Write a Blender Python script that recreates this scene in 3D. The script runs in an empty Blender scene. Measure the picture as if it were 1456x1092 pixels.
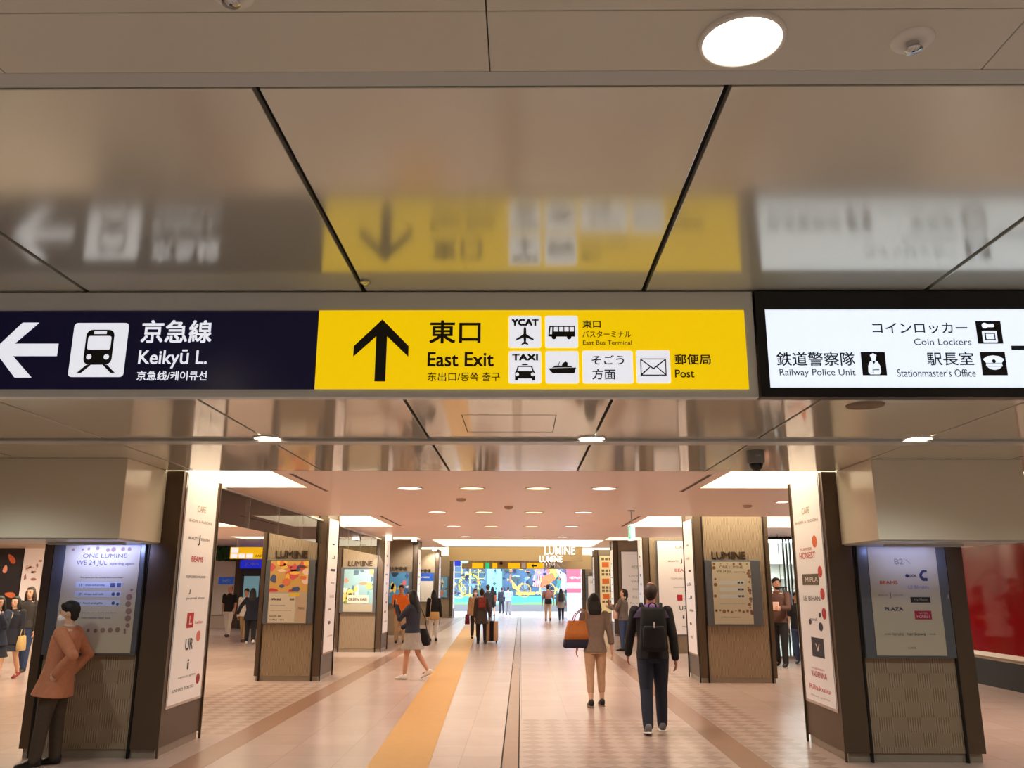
import bpy, bmesh, math, random
import numpy as np
from mathutils import Vector, Matrix
random.seed(7)
SC = bpy.context.scene
COL = SC.collection
R = math.radians

# ------------------------------------------------------------------ camera, world, exposure
FPX, CAMZ = 1178.0, 1.68
cd = bpy.data.cameras.new('camera'); cam = bpy.data.objects.new('camera', cd); COL.objects.link(cam)
cd.sensor_fit = 'HORIZONTAL'; cd.sensor_width = 36.0; cd.lens = FPX / 1456.0 * 36.0
cd.clip_start = 0.05; cd.clip_end = 300
_p, _y, _r = R(13.65), R(0.68), R(0.17)
fw = Vector((-math.sin(_y)*math.cos(_p), math.cos(_y)*math.cos(_p), math.sin(_p)))
rt = Vector((math.cos(_y), math.sin(_y), 0)); up = rt.cross(fw)
r2 = rt*math.cos(_r) + up*math.sin(_r); u2 = -rt*math.sin(_r) + up*math.cos(_r)
cam.matrix_world = Matrix(((r2.x, u2.x, -fw.x, 0), (r2.y, u2.y, -fw.y, 0), (r2.z, u2.z, -fw.z, CAMZ), (0, 0, 0, 1)))
SC.camera = cam
SC.view_settings.view_transform = 'Standard'; SC.view_settings.look = 'None'
SC.view_settings.gamma = 1.0; SC.view_settings.use_curve_mapping = False
SC.view_settings.exposure = 0.16
SC.cycles.max_bounces = 8; SC.cycles.diffuse_bounces = 4; SC.cycles.glossy_bounces = 4; SC.cycles.transmission_bounces = 6
SC.cycles.sample_clamp_indirect = 4.0; SC.cycles.caustics_reflective = False; SC.cycles.caustics_refractive = False
SC.cycles.use_denoising = True
w = bpy.data.worlds.new('world'); SC.world = w; w.use_nodes = True
bg = w.node_tree.nodes['Background']; bg.inputs[0].default_value = (0.75, 0.86, 1.0, 1); bg.inputs[1].default_value = 4.8

LAMP_FRONT, LAMP_MALL, LAMP_AISLE = 82.0, 54.0, 190.0      # watts of the recessed downlights
WARM = (1.0, 0.89, 0.77); PINK = (1.0, 0.80, 0.77); FRONTC = (0.93, 1.0, 0.98)
E_COVE, E_LENS = 5.6, 14.0

# ------------------------------------------------------------------ materials
def lin(c):
    return tuple((v/255/12.92 if v/255 <= .04045 else ((v/255+.055)/1.055)**2.4) for v in c) + (1,)
_mats = {}
def mat(name, rgb, rough=.5, metal=0., emit=0., ergb=None, coat=0., noise=0., nscale=8., bump=0., bscale=200.):
    if name in _mats: return _mats[name]
    m = bpy.data.materials.new(name); m.use_nodes = True; nt = m.node_tree
    b = nt.nodes['Principled BSDF']; c = lin(rgb)
    b.inputs['Base Color'].default_value = c; b.inputs['Roughness'].default_value = rough; b.inputs['Metallic'].default_value = metal
    if coat: b.inputs['Coat Weight'].default_value = coat; b.inputs['Coat Roughness'].default_value = .05
    if emit:
        b.inputs['Emission Color'].default_value = lin(ergb or rgb); b.inputs['Emission Strength'].default_value = emit
    if noise:
        tc = nt.nodes.new('ShaderNodeTexCoord'); n = nt.nodes.new('ShaderNodeTexNoise'); n.inputs['Scale'].default_value = nscale; n.inputs['Detail'].default_value = 4
        mx = nt.nodes.new('ShaderNodeMix'); mx.data_type = 'RGBA'
        mx.inputs[6].default_value = tuple(v*(1-noise) for v in c[:3])+(1,); mx.inputs[7].default_value = tuple(min(1, v*(1+noise)) for v in c[:3])+(1,)
        nt.links.new(tc.outputs['Object'], n.inputs['Vector']); nt.links.new(n.outputs['Fac'], mx.inputs[0]); nt.links.new(mx.outputs[2], b.inputs['Base Color'])
    if bump:
        tc = nt.nodes.new('ShaderNodeTexCoord'); n2 = nt.nodes.new('ShaderNodeTexNoise'); n2.inputs['Scale'].default_value = bscale
        bp = nt.nodes.new('ShaderNodeBump'); bp.inputs['Strength'].default_value = bump; bp.inputs['Distance'].default_value = .002
        nt.links.new(tc.outputs['Object'], n2.inputs['Vector']); nt.links.new(n2.outputs['Fac'], bp.inputs['Height']); nt.links.new(bp.outputs[0], b.inputs['Normal'])
    _mats[name] = m; return m
def lamp_mat(name, rgb, strength):
    if name in _mats: return _mats[name]
    m = bpy.data.materials.new(name); m.use_nodes = True; nt = m.node_tree; nt.nodes.clear()
    e = nt.nodes.new('ShaderNodeEmission'); e.inputs[0].default_value = lin(rgb); e.inputs[1].default_value = strength
    o = nt.nodes.new('ShaderNodeOutputMaterial'); nt.links.new(e.outputs[0], o.inputs[0]); _mats[name] = m; return m
def fabric(name, rgb, **k): return mat(name, rgb, rough=.85, noise=.18, nscale=25, bump=.25, bscale=160, **k)

M_PANEL = mat('ceiling_panel', (212, 210, 196), rough=.155, metal=.42)
M_PANEL_FAR = mat('ceiling_panel_far', (212, 206, 190), rough=.07, metal=.25)
M_PANEL_SATIN = mat('ceiling_panel_satin', (206, 202, 188), rough=.34, metal=.1)
M_RAIL = mat('grey_rail', (190, 192, 188), rough=.35, metal=.1)
M_DARK = mat('dark_gap', (22, 18, 14), rough=.8)
M_FASCIA = mat('bulkhead_panel', (232, 224, 202), rough=.16)
M_MALLCEIL = mat('painted_ceiling', (246, 224, 214), rough=.42)
M_WHITE = mat('white_paint', (228, 224, 216), rough=.6)
M_WALL = mat('wall_paint', (214, 200, 184), rough=.7)
M_BEIGE = mat('beige_paint', (176, 150, 108), rough=.55)
M_BROWN = mat('brown_metal', (92, 76, 60), rough=.38, metal=.35)
M_BRONZE = mat('bronze_trim', (150, 120, 84), rough=.25, metal=.8)
M_BLACKTRIM = mat('black_trim', (26, 23, 20), rough=.4, metal=.3)
M_LETTER = mat('letter_bronze', (84, 70, 54), rough=.35, metal=.5)
M_STONE = mat('plinth_stone', (150, 138, 122), rough=.35, noise=.1, nscale=14)
M_STEEL = mat('blue_grey_steel', (108, 114, 122), rough=.3, metal=.5)
M_SIGNGREY = mat('sign_case_grey', (222, 226, 224), rough=.4)
M_SIGNBLACK = mat('sign_case_black', (24, 24, 26), rough=.35, metal=.2)
M_BOARD = mat('white_board_glow', (236, 228, 222), rough=.3, emit=.12)  # faint even glow put into the board colour
M_POSTER = mat('poster_cream_glow', (178, 170, 148), rough=.3, emit=.04)  # cream poster paper with a slight glow added to its colour
M_CHROME = mat('chrome', (200, 200, 200), rough=.12, metal=1.)
M_COVE = lamp_mat('cove_light', (255, 234, 200), E_COVE)
M_LENS = lamp_mat('downlight_lens', (255, 240, 214), E_LENS)
M_LENSP = lamp_mat('pink_lens', (255, 214, 205), 4.5)
M_LENSW = lamp_mat('warm_lens', (255, 226, 170), 2.2)
M_INK = mat('black_ink', (14, 14, 16), rough=.5)
def ribbed():
    m = bpy.data.materials.new('ribbed_stone_panel'); m.use_nodes = True; nt = m.node_tree; b = nt.nodes['Principled BSDF']
    b.inputs['Roughness'].default_value = .55
    tc = nt.nodes.new('ShaderNodeTexCoord')
    sep = nt.nodes.new('ShaderNodeSeparateXYZ'); nt.links.new(tc.outputs['Object'], sep.inputs[0])
    add = nt.nodes.new('ShaderNodeMath'); add.operation = 'ADD'; nt.links.new(sep.outputs[0], add.inputs[0]); nt.links.new(sep.outputs[1], add.inputs[1])
    cmb = nt.nodes.new('ShaderNodeCombineXYZ'); nt.links.new(add.outputs[0], cmb.inputs[0]); nt.links.new(sep.outputs[2], cmb.inputs[1])
    ch = nt.nodes.new('ShaderNodeTexChecker'); ch.inputs['Scale'].default_value = 7.2; nt.links.new(cmb.outputs[0], ch.inputs['Vector'])
    wv = nt.nodes.new('ShaderNodeMath'); wv.operation = 'MULTIPLY'; wv.inputs[1].default_value = 2*math.pi/.0235; nt.links.new(add.outputs[0], wv.inputs[0])
    sn = nt.nodes.new('ShaderNodeMath'); sn.operation = 'SINE'; nt.links.new(wv.outputs[0], sn.inputs[0])
    hp0 = nt.nodes.new('ShaderNodeMath'); hp0.operation = 'MULTIPLY'; nt.links.new(sn.outputs[0], hp0.inputs[0]); nt.links.new(ch.outputs['Fac'], hp0.inputs[1])
    hp = nt.nodes.new('ShaderNodeMath'); hp.operation = 'MULTIPLY_ADD'; hp.inputs[1].default_value = .5; hp.inputs[2].default_value = .45; nt.links.new(hp0.outputs[0], hp.inputs[0])
    rp = nt.nodes.new('ShaderNodeValToRGB'); rp.color_ramp.elements[0].position = .1; rp.color_ramp.elements[1].position = .9
    rp.color_ramp.elements[0].color = lin((166, 148, 122)); rp.color_ramp.elements[1].color = lin((116, 99, 78))
    nt.links.new(hp.outputs[0], rp.inputs[0]); nt.links.new(rp.outputs[0], b.inputs['Base Color'])
    bp = nt.nodes.new('ShaderNodeBump'); bp.inputs['Strength'].default_value = .5; bp.inputs['Distance'].default_value = -.006
    nt.links.new(hp.outputs[0], bp.inputs['Height']); nt.links.new(bp.outputs[0], b.inputs['Normal'])
    return m
M_RIB = ribbed()
def floor_mat():
    m = bpy.data.materials.new('polished_floor_tile'); m.use_nodes = True; nt = m.node_tree; b = nt.nodes['Principled BSDF']
    tc = nt.nodes.new('ShaderNodeTexCoord')
    br = nt.nodes.new('ShaderNodeTexBrick'); br.inputs['Scale'].default_value = 1.0; br.offset = 0.0
    br.inputs['Brick Width'].default_value = .6; br.inputs['Row Height'].default_value = .6; br.inputs['Mortar Size'].default_value = .003
    br.inputs['Color1'].default_value = lin((194, 172, 162)); br.inputs['Color2'].default_value = lin((186, 164, 154)); br.inputs['Mortar'].default_value = lin((160, 138, 126))
    nt.links.new(tc.outputs['Object'], br.inputs['Vector'])
    n = nt.nodes.new('ShaderNodeTexNoise'); n.inputs['Scale'].default_value = 3.; nt.links.new(tc.outputs['Object'], n.inputs['Vector'])
    mr = nt.nodes.new('ShaderNodeMapRange'); mr.inputs[3].default_value = .90; mr.inputs[4].default_value = 1.05; nt.links.new(n.outputs['Fac'], mr.inputs[0])
    mx = nt.nodes.new('ShaderNodeMix'); mx.data_type = 'RGBA'; mx.blend_type = 'MULTIPLY'; mx.inputs[0].default_value = 1
    nt.links.new(br.outputs['Color'], mx.inputs[6]); nt.links.new(mr.outputs[0], mx.inputs[7]); nt.links.new(mx.outputs[2], b.inputs['Base Color'])
    b.inputs['Roughness'].default_value = .24
    return m
M_FLOOR = floor_mat()
def mosaic():
    m = bpy.data.materials.new('mosaic_tile'); m.use_nodes = True; nt = m.node_tree; b = nt.nodes['Principled BSDF']
    tc = nt.nodes.new('ShaderNodeTexCoord'); ch = nt.nodes.new('ShaderNodeTexChecker'); ch.inputs['Scale'].default_value = 5.5
    ch.inputs['Color1'].default_value = lin((188, 166, 154)); ch.inputs['Color2'].default_value = lin((168, 146, 134))
    mp = nt.nodes.new('ShaderNodeMapping'); mp.inputs['Rotation'].default_value = (0, 0, R(45)); nt.links.new(tc.outputs['Object'], mp.inputs[0])
    nt.links.new(mp.outputs[0], ch.inputs['Vector']); nt.links.new(ch.outputs['Color'], b.inputs['Base Color']); b.inputs['Roughness'].default_value = .26
    return m
M_MOSAIC = mosaic()
M_TACT = mat('tactile_yellow', (198, 152, 84), rough=.5, noise=.08, nscale=6)
M_STRIP = mat('floor_brown_strip', (154, 120, 100), rough=.26, noise=.06, nscale=5)
def glass_mat(name, tint=(240, 246, 242), refl=.05):
    m = bpy.data.materials.new(name); m.use_nodes = True; nt = m.node_tree; nt.nodes.clear()
    t = nt.nodes.new('ShaderNodeBsdfTransparent'); t.inputs[0].default_value = lin(tint)
    g = nt.nodes.new('ShaderNodeBsdfGlossy'); g.inputs['Roughness'].default_value = .02
    f = nt.nodes.new('ShaderNodeFresnel'); f.inputs[0].default_value = 1.5
    mx = nt.nodes.new('ShaderNodeMixShader'); o = nt.nodes.new('ShaderNodeOutputMaterial')
    nt.links.new(f.outputs[0], mx.inputs[0]); nt.links.new(t.outputs[0], mx.inputs[1]); nt.links.new(g.outputs[0], mx.inputs[2]); nt.links.new(mx.outputs[0], o.inputs[0])
    return m
M_GLASS = glass_mat('clear_glass')

# ------------------------------------------------------------------ mesh helpers
class MB:
    """collects shapes in one bmesh"""
    def __init__(s): s.bm = bmesh.new(); s.mi = 0
    def mat(s, i): s.mi = i; return s
    def face(s, pts):
        f = s.bm.faces.new([s.bm.verts.new(p) for p in pts]); f.material_index = s.mi; return f
    def box(s, a, b):
        x0, y0, z0 = (min(a[i], b[i]) for i in range(3)); x1, y1, z1 = (max(a[i], b[i]) for i in range(3))
        v = [s.bm.verts.new(p) for p in ((x0,y0,z0),(x1,y0,z0),(x1,y1,z0),(x0,y1,z0),(x0,y0,z1),(x1,y0,z1),(x1,y1,z1),(x0,y1,z1))]
        for q in ((0,3,2,1),(4,5,6,7),(0,1,5,4),(1,2,6,5),(2,3,7,6),(3,0,4,7)):
            f = s.bm.faces.new([v[i] for i in q]); f.material_index = s.mi
        return s
    def rings(s, rings, caps=True, closed=True):
        V = [[s.bm.verts.new(p) for p in r] for r in rings]; n = len(V[0])
        for a, b in zip(V, V[1:]):
            for i in range(n if closed else n-1):
                f = s.bm.faces.new((a[i], a[(i+1) % n], b[(i+1) % n], b[i])); f.material_index = s.mi
        if caps:
            for r in (V[0][::-1], V[-1]):
                f = s.bm.faces.new(r); f.material_index = s.mi
        return s
    def cyl(s, c, r0, r1, z0, z1, n=32, caps=True):
        return s.rings([[(c[0]+r*math.cos(2*math.pi*i/n), c[1]+r*math.sin(2*math.pi*i/n), z) for i in range(n)] for r, z in ((r0, z0), (r1, z1))], caps)
    def lathe(s, c, prof, n=32, caps=False):
        return s.rings([[(c[0]+r*math.cos(2*math.pi*i/n), c[1]+r*math.sin(2*math.pi*i/n), c[2]+z) for i in range(n)] for r, z in prof], caps)
    def tube(s, pts, rad, n=8, flat=None):
        pts = [Vector(p) for p in pts]; rr = rad if isinstance(rad, (list, tuple)) else [rad]*len(pts); out = []
        t0 = (pts[1]-pts[0]).normalized(); ref = Vector((0, 0, 1)) if abs(t0.z) < .9 else Vector((1, 0, 0))
        x = t0.cross(ref).normalized()
        for i, p in enumerate(pts):
            t = (pts[min(i+1, len(pts)-1)]-pts[max(i-1, 0)]).normalized()
            x = (x - t*x.dot(t)).normalized(); yv = t.cross(x)
            out.append([p + x*rr[i]*math.cos(2*math.pi*k/n) + yv*rr[i]*math.sin(2*math.pi*k/n) for k in range(n)])
        return s.rings(out)
    def ell(s, c, r, rot=None, nu=20, nv=12):
        c = Vector(c); rot = rot or Matrix.Identity(3); rings = []
        for j in range(1, nv):
            t = math.pi*j/nv
            rings.append([c + rot @ Vector((r[0]*math.sin(t)*math.cos(2*math.pi*i/nu), r[1]*math.sin(t)*math.sin(2*math.pi*i/nu), -r[2]*math.cos(t))) for i in range(nu)])
        V = [[s.bm.verts.new(p) for p in q] for q in rings]
        for a, b in zip(V, V[1:]):
            for i in range(nu): s.bm.faces.new((a[i], a[(i+1) % nu], b[(i+1) % nu], b[i])).material_index = s.mi
        lo = s.bm.verts.new(c + rot @ Vector((0, 0, -r[2]))); hi = s.bm.verts.new(c + rot @ Vector((0, 0, r[2])))
        for i in range(nu):
            s.bm.faces.new((lo, V[0][(i+1) % nu], V[0][i])).material_index = s.mi; s.bm.faces.new((hi, V[-1][i], V[-1][(i+1) % nu])).material_index = s.mi
        return s
    def mesh(s, name):
        bmesh.ops.recalc_face_normals(s.bm, faces=s.bm.faces) if len(s.bm.faces) else None
        me = bpy.data.meshes.new(name); s.bm.to_mesh(me); s.bm.free(); return me
    def build(s, name, mats, parent=None, smooth=False, bevel=0):
        me = s.mesh(name)
        return link(name, me, mats, parent, smooth, bevel)
def link(name, me, mats, parent=None, smooth=False, bevel=0):
    for m in (mats if isinstance(mats, (list, tuple)) else [mats]): me.materials.append(m)
    if smooth:
        me.polygons.foreach_set('use_smooth', [True]*len(me.polygons))
    o = bpy.data.objects.new(name, me); COL.objects.link(o)
    if bevel:
        bv = o.modifiers.new('bevel', 'BEVEL'); bv.width = bevel; bv.segments = 2; bv.limit_method = 'ANGLE'
    if parent: put(o, parent)
    return o
def put(o, parent):
    o.parent = parent
    loc = Vector((0, 0, 0)); q = parent
    while q: loc += q.location; q = q.parent
    if not parent.get('local') and not parent.parent: o.matrix_parent_inverse = Matrix.Translation(-loc)
def tag(o, label=None, cat=None, group=None, kind=None):
    if label: o['label'] = label
    if cat: o['category'] = cat
    if group: o['group'] = group
    if kind: o['kind'] = kind
    return o
def empty(name, loc, label=None, cat=None, group=None, kind=None, rz=0, local=False):
    o = bpy.data.objects.new(name, None); COL.objects.link(o); o.location = loc; o.rotation_euler.z = rz; o.empty_display_size = .1
    if local: o['local'] = 1
    return tag(o, label, cat, group, kind)
def struct(name, mb, mats, label, bevel=0):
    return tag(mb.build(name, mats, None, False, bevel), label, None, None, 'structure')

# flat artwork on an upright plane: origin O, reading direction U, facing N
class Plane:
    def __init__(s, O, U, N): s.O = Vector(O); s.U = Vector(U); s.N = Vector(N); s.V = Vector((0, 0, 1))
    def p(s, u, v, d=0): return s.O + s.U*u + s.V*v + s.N*d
FRONT = lambda y: Plane((0, y, 0), (1, 0, 0), (0, -1, 0))
def flat(pl, polys, name, m, parent, d=.002):
    bm = bmesh.new()
    for poly in polys:
        f = bm.faces.new([bm.verts.new(pl.p(u, v, d)) for u, v in poly])
        f.normal_update()
        if f.normal.dot(pl.N) < 0: f.normal_flip()
    bmesh.ops.triangulate(bm, faces=bm.faces)
    me = bpy.data.meshes.new(name); bm.to_mesh(me); bm.free()
    return link(name, me, m, parent)
def rect(x0, x1, z0, z1): return [(x0, z0), (x1, z0), (x1, z1), (x0, z1)]
def circ(cx, cz, r, n=24, ry=None): return [(cx+r*math.cos(2*math.pi*i/n), cz+(ry or r)*math.sin(2*math.pi*i/n)) for i in range(n)]
def rrect(x0, x1, z0, z1, r, n=5):
    P = []
    for cx, cz, a in ((x1-r, z1-r, 0), (x0+r, z1-r, 90), (x0+r, z0+r, 180), (x1-r, z0+r, 270)):
        for k in range(n+1): P.append((cx+r*math.cos(R(a+90*k/n)), cz+r*math.sin(R(a+90*k/n))))
    return P
_tm = {}
def text_mesh(s, bold=0., extrude=0., spacing=1.):
    key = (s, bold, extrude, spacing)
    if key not in _tm:
        c = bpy.data.curves.new('t', 'FONT'); c.body = s; c.offset = bold; c.extrude = extrude; c.resolution_u = 4; c.space_character = spacing
        o = bpy.data.objects.new('t', c); COL.objects.link(o); bpy.context.view_layer.update()
        me = bpy.data.meshes.new_from_object(o.evaluated_get(bpy.context.evaluated_depsgraph_get()))
        bpy.data.objects.remove(o); bpy.data.curves.remove(c)
        V = np.array([v.co[:] for v in me.vertices]) if len(me.vertices) else np.zeros((1, 3))
        _tm[key] = (V, [tuple(p.vertices) for p in me.polygons]); bpy.data.meshes.remove(me)
    return _tm[key]
def text(pl, items, name, m, parent, d=.003):
    """items: (string, x0, x1, z0, z1[, bold]) fitted to that box, all one piece of lettering"""
    bm = bmesh.new()
    for it in items:
        V, F = text_mesh(it[0], 0.)
        lo, hi = V.min(0), V.max(0); b = (it[5] if len(it) > 5 else 0.)*(it[4]-it[3])
        sx = (it[2]-it[1]-2*b)/max(1e-6, hi[0]-lo[0]); sz = (it[4]-it[3]-2*b)/max(1e-6, hi[1]-lo[1])
        for k, (bx_, bz_) in enumerate(((-b, -b), (b, -b), (b, b), (-b, b)) if b else ((0, 0),)):
            vs = [bm.verts.new(pl.p(it[1]+b+bx_+(v[0]-lo[0])*sx, it[3]+b+bz_+(v[1]-lo[1])*sz, d+.0001*k)) for v in V]
            for f in F:
                try: bm.faces.new([vs[i] for i in f])
                except ValueError: pass
    me = bpy.data.meshes.new(name); bm.to_mesh(me); bm.free()
    return link(name, me, m, parent)

# ------------------------------------------------------------------ floor and walls
XL, XR, YB, YE = -16.5, 8.2, -8.0, 46.0
ZF, ZM = 3.07, 2.86
struct('floor', MB().box((XL-.2, YB-.2, -.2), (XR+6, YE+13, 0)), M_FLOOR, 'polished pinkish beige tiled concourse floor')
tag(MB().box((-.20, YB, 0), (-.185, 46, .0025)).box((-.035, YB, 0), (-.02, 46, .0025)).mat(1).box((-.185, YB, 0), (-.035, 46, .002)).build('floor_strip', [M_DARK, M_STRIP]), 'narrow brown strip with dark seams down the middle of the floor', None, None, 'structure')
for x0, x1, lb in ((-3.32, -3.0, 'brown border strip in the floor along the left pillars'), (2.08, 2.40, 'brown border strip in the floor along the right pillars')):
    struct('floor_border', MB().box((x0, YB, 0), (x1, 46, .002)), M_STRIP, lb)
m_ = MB(); m_.rings([[(-1.45, 8.0, 0), (-.87, 8.0, 0), (-.87, 8.0, .004), (-1.45, 8.0, .004)], [(-2.72, 45.5, 0), (-2.12, 45.5, 0), (-2.12, 45.5, .004), (-2.72, 45.5, .004)]])
TACT = m_.build('tactile_paving', M_TACT); tag(TACT, 'yellow tactile guide strip running down the concourse floor', 'tactile paving', None, 'structure')
for x0, x1, y0, y1, lb in ((2.40, 3.1, 8.4, 20, 'right'), (-4.9, -3.32, 10.2, 15.2, 'left'), (-.02, 2.08, 7, 11.4, 'middle')):
    struct('floor_mosaic', MB().box((x0, y0, 0), (x1, y1, .0015)), M_MOSAIC, f'chequered mosaic tiles in the {lb} of the concourse floor')
struct('wall_left', MB().box((XL-.2, YB, 0), (XL, YE, 3.4)), M_WALL, 'far left wall of the concourse')
struct('wall_back', MB().box((XL-.2, YB-.2, 0), (XR+6, YB, 3.4)), M_WALL, 'wall behind the viewer')

# ------------------------------------------------------------------ ceilings
def slab_with_holes(mb, x0, x1, y0, y1, z, th, holes):
    """a slab with rectangular holes (x0,x1,y0,y1)"""
    xs = sorted({x0, x1, *[h[0] for h in holes], *[h[1] for h in holes]}); ys = sorted({y0, y1, *[h[2] for h in holes], *[h[3] for h in holes]})
    xs = [x for x in xs if x0 <= x <= x1]; ys = [y for y in ys if y0 <= y <= y1]
    for i in range(len(ys)-1):
        run = None
        for j in range(len(xs)-1):
            cx, cy = (xs[j]+xs[j+1])/2, (ys[i]+ys[i+1])/2
            solid = not any(h[0] < cx < h[1] and h[2] < cy < h[3] for h in holes)
            if solid and run is None: run = xs[j]
            if run is not None and (not solid or j == len(xs)-2):
                e = xs[j] if not solid else xs[j+1]
                mb.box((run, ys[i], z), (e, ys[i+1], z+th)); run = None
P = 1.36; J0 = -.768; G = .011
joints = [J0 + P*k for k in range(-11, 8)]
def panels(mb, y0, y1, z, shift=0., G=G):
    xs = [XL] + [j+shift for j in joints if XL < j+shift < XR+5.5] + [XR+5.8]
    for a, b in zip(xs, xs[1:]): mb.box((a+G, y0+G, z), (b-G, y1-G, z+.03))
mb = MB(); panels(mb, 2.103, 3.845, ZF); struct('ceiling', mb, M_PANEL, 'glossy metal ceiling panels above the hanging signs', .003)
mb = MB(); panels(mb, 1.787, 2.045, ZF, P/2, .0015); panels(mb, .35, 1.787, ZF, P/2, .0015); panels(mb, -1.4, .35, ZF, P/2); panels(mb, -3.2, -1.4, ZF, P/2); panels(mb, YB, -3.2, ZF, P/2)
CF = struct('ceiling', mb, M_PANEL_SATIN, 'satin metal ceiling panels over the viewer', .002)
struct('ceiling', MB().box((XL, YB, ZF+.032), (XR+6, 3.9, ZF+.1)), M_DARK, 'dark backing above the ceiling panels')
struct('trim_1', MB().rings([[(XL, 2.035, ZF-.001), (XL, 2.096, ZF-.005), (XL, 2.096, ZF+.02), (XL, 2.035, ZF+.02)], [(XR+6, 2.035, ZF-.001), (XR+6, 2.096, ZF-.005), (XR+6, 2.096, ZF+.02), (XR+6, 2.035, ZF+.02)]]), M_RAIL, 'grey rail across the ceiling in front of the signs')
struct('ceiling', MB().box((XL, 3.86, ZM), (XR+6, 3.9, ZF+.1)), M_PANEL, 'step in the ceiling behind the signs')
mb = MB(); panels(mb, 3.88, 6.80, ZM); panels(mb, 6.98, 8.79, ZM); struct('ceiling', mb, M_PANEL_FAR, 'glossy metal ceiling panels beyond the signs', .003)
struct('ceiling', MB().box((XL, 3.9, ZM+.032), (XR+6, 8.79, ZM+.1)), M_DARK, 'dark backing above the far ceiling panels')
struct('trim_2', MB().box((XL, 6.80, ZM-.022), (XR+6, 6.98, ZM+.02)), M_RAIL, 'grey rail across the ceiling beyond the signs', .004)
# hatch in the panel beyond the signs
hm = MB()
for a, b in (((-.43, 5.79), (-.424, 6.47)), ((.244, 5.79), (.25, 6.47)), ((-.43, 6.464), (.25, 6.47)), ((-.43, 5.79), (.25, 5.796))): hm.box((a[0], a[1], ZM-.0012), (b[0], b[1], ZM))
tag(hm.build('ceiling_hatch', M_DARK), 'thin outline of an access hatch in the ceiling panel beyond the yellow sign', 'hatch')

PILY = [8.8, 15.6, 22.2, 29.4, 37.0, 44.8]          # front faces
PLX, PRX, PD = (-4.80, -3.62), (3.19, 4.56), [1.15, 1.05, 1.05, 1.05, 1.05, 1.05]
coves = []
for i, y in enumerate(PILY[:3]):
    c = y + .55
    coves.append((-7.4, -2.68, max(8.79, c-1.9 if i else 8.79), c+1.0 if i == 0 else c+1.35))
    coves.append((2.22, 5.75, max(8.79, c-1.9 if i else 8.79), c+1.0 if i == 0 else c+1.35))
coves = [(a, b, (y0 if y0 < 9 else y0+.45), y1) for a, b, y0, y1 in coves]
coves = [(a, b, y0, min(y1, 22.5)) for a, b, y0, y1 in coves]
strip = (-9.6, -8.2, 10, 33)
mb = MB(); slab_with_holes(mb, XL, XR+6, 8.79, 22.6, ZM, .03, coves + [(strip[0], strip[1], strip[2], 22.6)])
struct('ceiling', mb, M_MALLCEIL, 'pinkish painted ceiling of the shopping concourse')
cv = MB(); gl = MB()
for a, b, y0, y1 in coves:
    for q in (((a-.05, y0-.05, ZM+.03), (a, y1+.05, ZM+.30)), ((b, y0-.05, ZM+.03), (b+.05, y1+.05, ZM+.30)), ((a, y0-.05, ZM+.03), (b, y0, ZM+.30)), ((a, y1, ZM+.03), (b, y1+.05, ZM+.30))): cv.box(*q)
    gl.box((a, y0, ZM+.27), (b, y1, ZM+.30))
struct('trim_3', cv, M_WHITE, 'white sides of the recessed ceiling coves')
ZB = 3.2
mb = MB(); c_far = (-3.1, 2.85, 27.0, 34.6)
cs2 = [c_far, (-4.9, -3.0, 35.2, 45.5), (2.55, 4.6, 35.2, 45.5), (strip[0], strip[1], 22.6, strip[3])]
slab_with_holes(mb, XL, XR+6, 22.6, YE, ZB, .03, cs2[:3]); mb.box((XL, 22.57, ZM), (XR+6, 22.6, ZB+.03))
struct('ceiling', mb, M_MALLCEIL, 'raised painted ceiling at the far end of the concourse')
gl2 = MB()
for a, b, y0, y1 in cs2[:3]: gl2.box((a, y0, ZB+.02), (b, y1, ZB+.05))
struct('ceiling_cove_light', gl2, lamp_mat('far_cove_light', (255, 236, 200), 2.2), 'glowing luminous panels in the raised far ceiling')
gl.box((strip[0], strip[2], ZM+.12), (strip[1], 22.6, ZM+.15))
tag(gl.build('ceiling_cove_light', M_COVE), None, None, None, 'structure')['label'] = 'glowing luminous panels recessed in the concourse ceiling'
tag(MB().box((XL, 8.7, ZB+.32), (XR+6, YE+.3, ZB+.42)).build('roof_slab', M_DARK), 'dark slab above the ceilings', None, None, 'structure')
struct('ceiling', MB().box((XL, 8.72, ZM+.10), (XR+6, 8.79, ZB+.35)), M_DARK, 'edge above the metal ceiling')
# end of the concourse
struct('wall_far', MB().box((XL, YE-.1, 0), (-3.62, YE+.1, ZB+.4)).box((3.5, YE-.1, 0), (XR+6, YE+.1, ZB+.4)), M_WALL, 'end walls beside the bright entrance')
struct('bulkhead', MB().box((-2.98, 34.6, 2.66), (2.5, 35.1, ZB+.3)), M_BEIGE, 'beige bulkhead over the far concourse')
struct('bulkhead', MB().box((-3.1, 44.0, 2.50), (3.6, 44.3, ZB+.1)), M_BEIGE, 'second beige bulkhead above the far entrance')
# soffit boxes in front of the nearest pillars
for x0, x1, lb in ((-6.6, -3.79, 'glossy cream soffit box above the poster case of the near left pillar'), (3.33, 4.76, 'glossy cream soffit box above the poster case of the near right pillar')):
    struct('bulkhead', MB().box((x0, 7.88, 2.10), (x1, 8.86, ZM)), M_FASCIA, lb, .006)
    struct('trim_4', MB().box((x0+.02, 7.90, 2.085), (x1-.02, 8.80, 2.10)), M_RAIL, 'grey underside of the soffit box')

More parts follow.
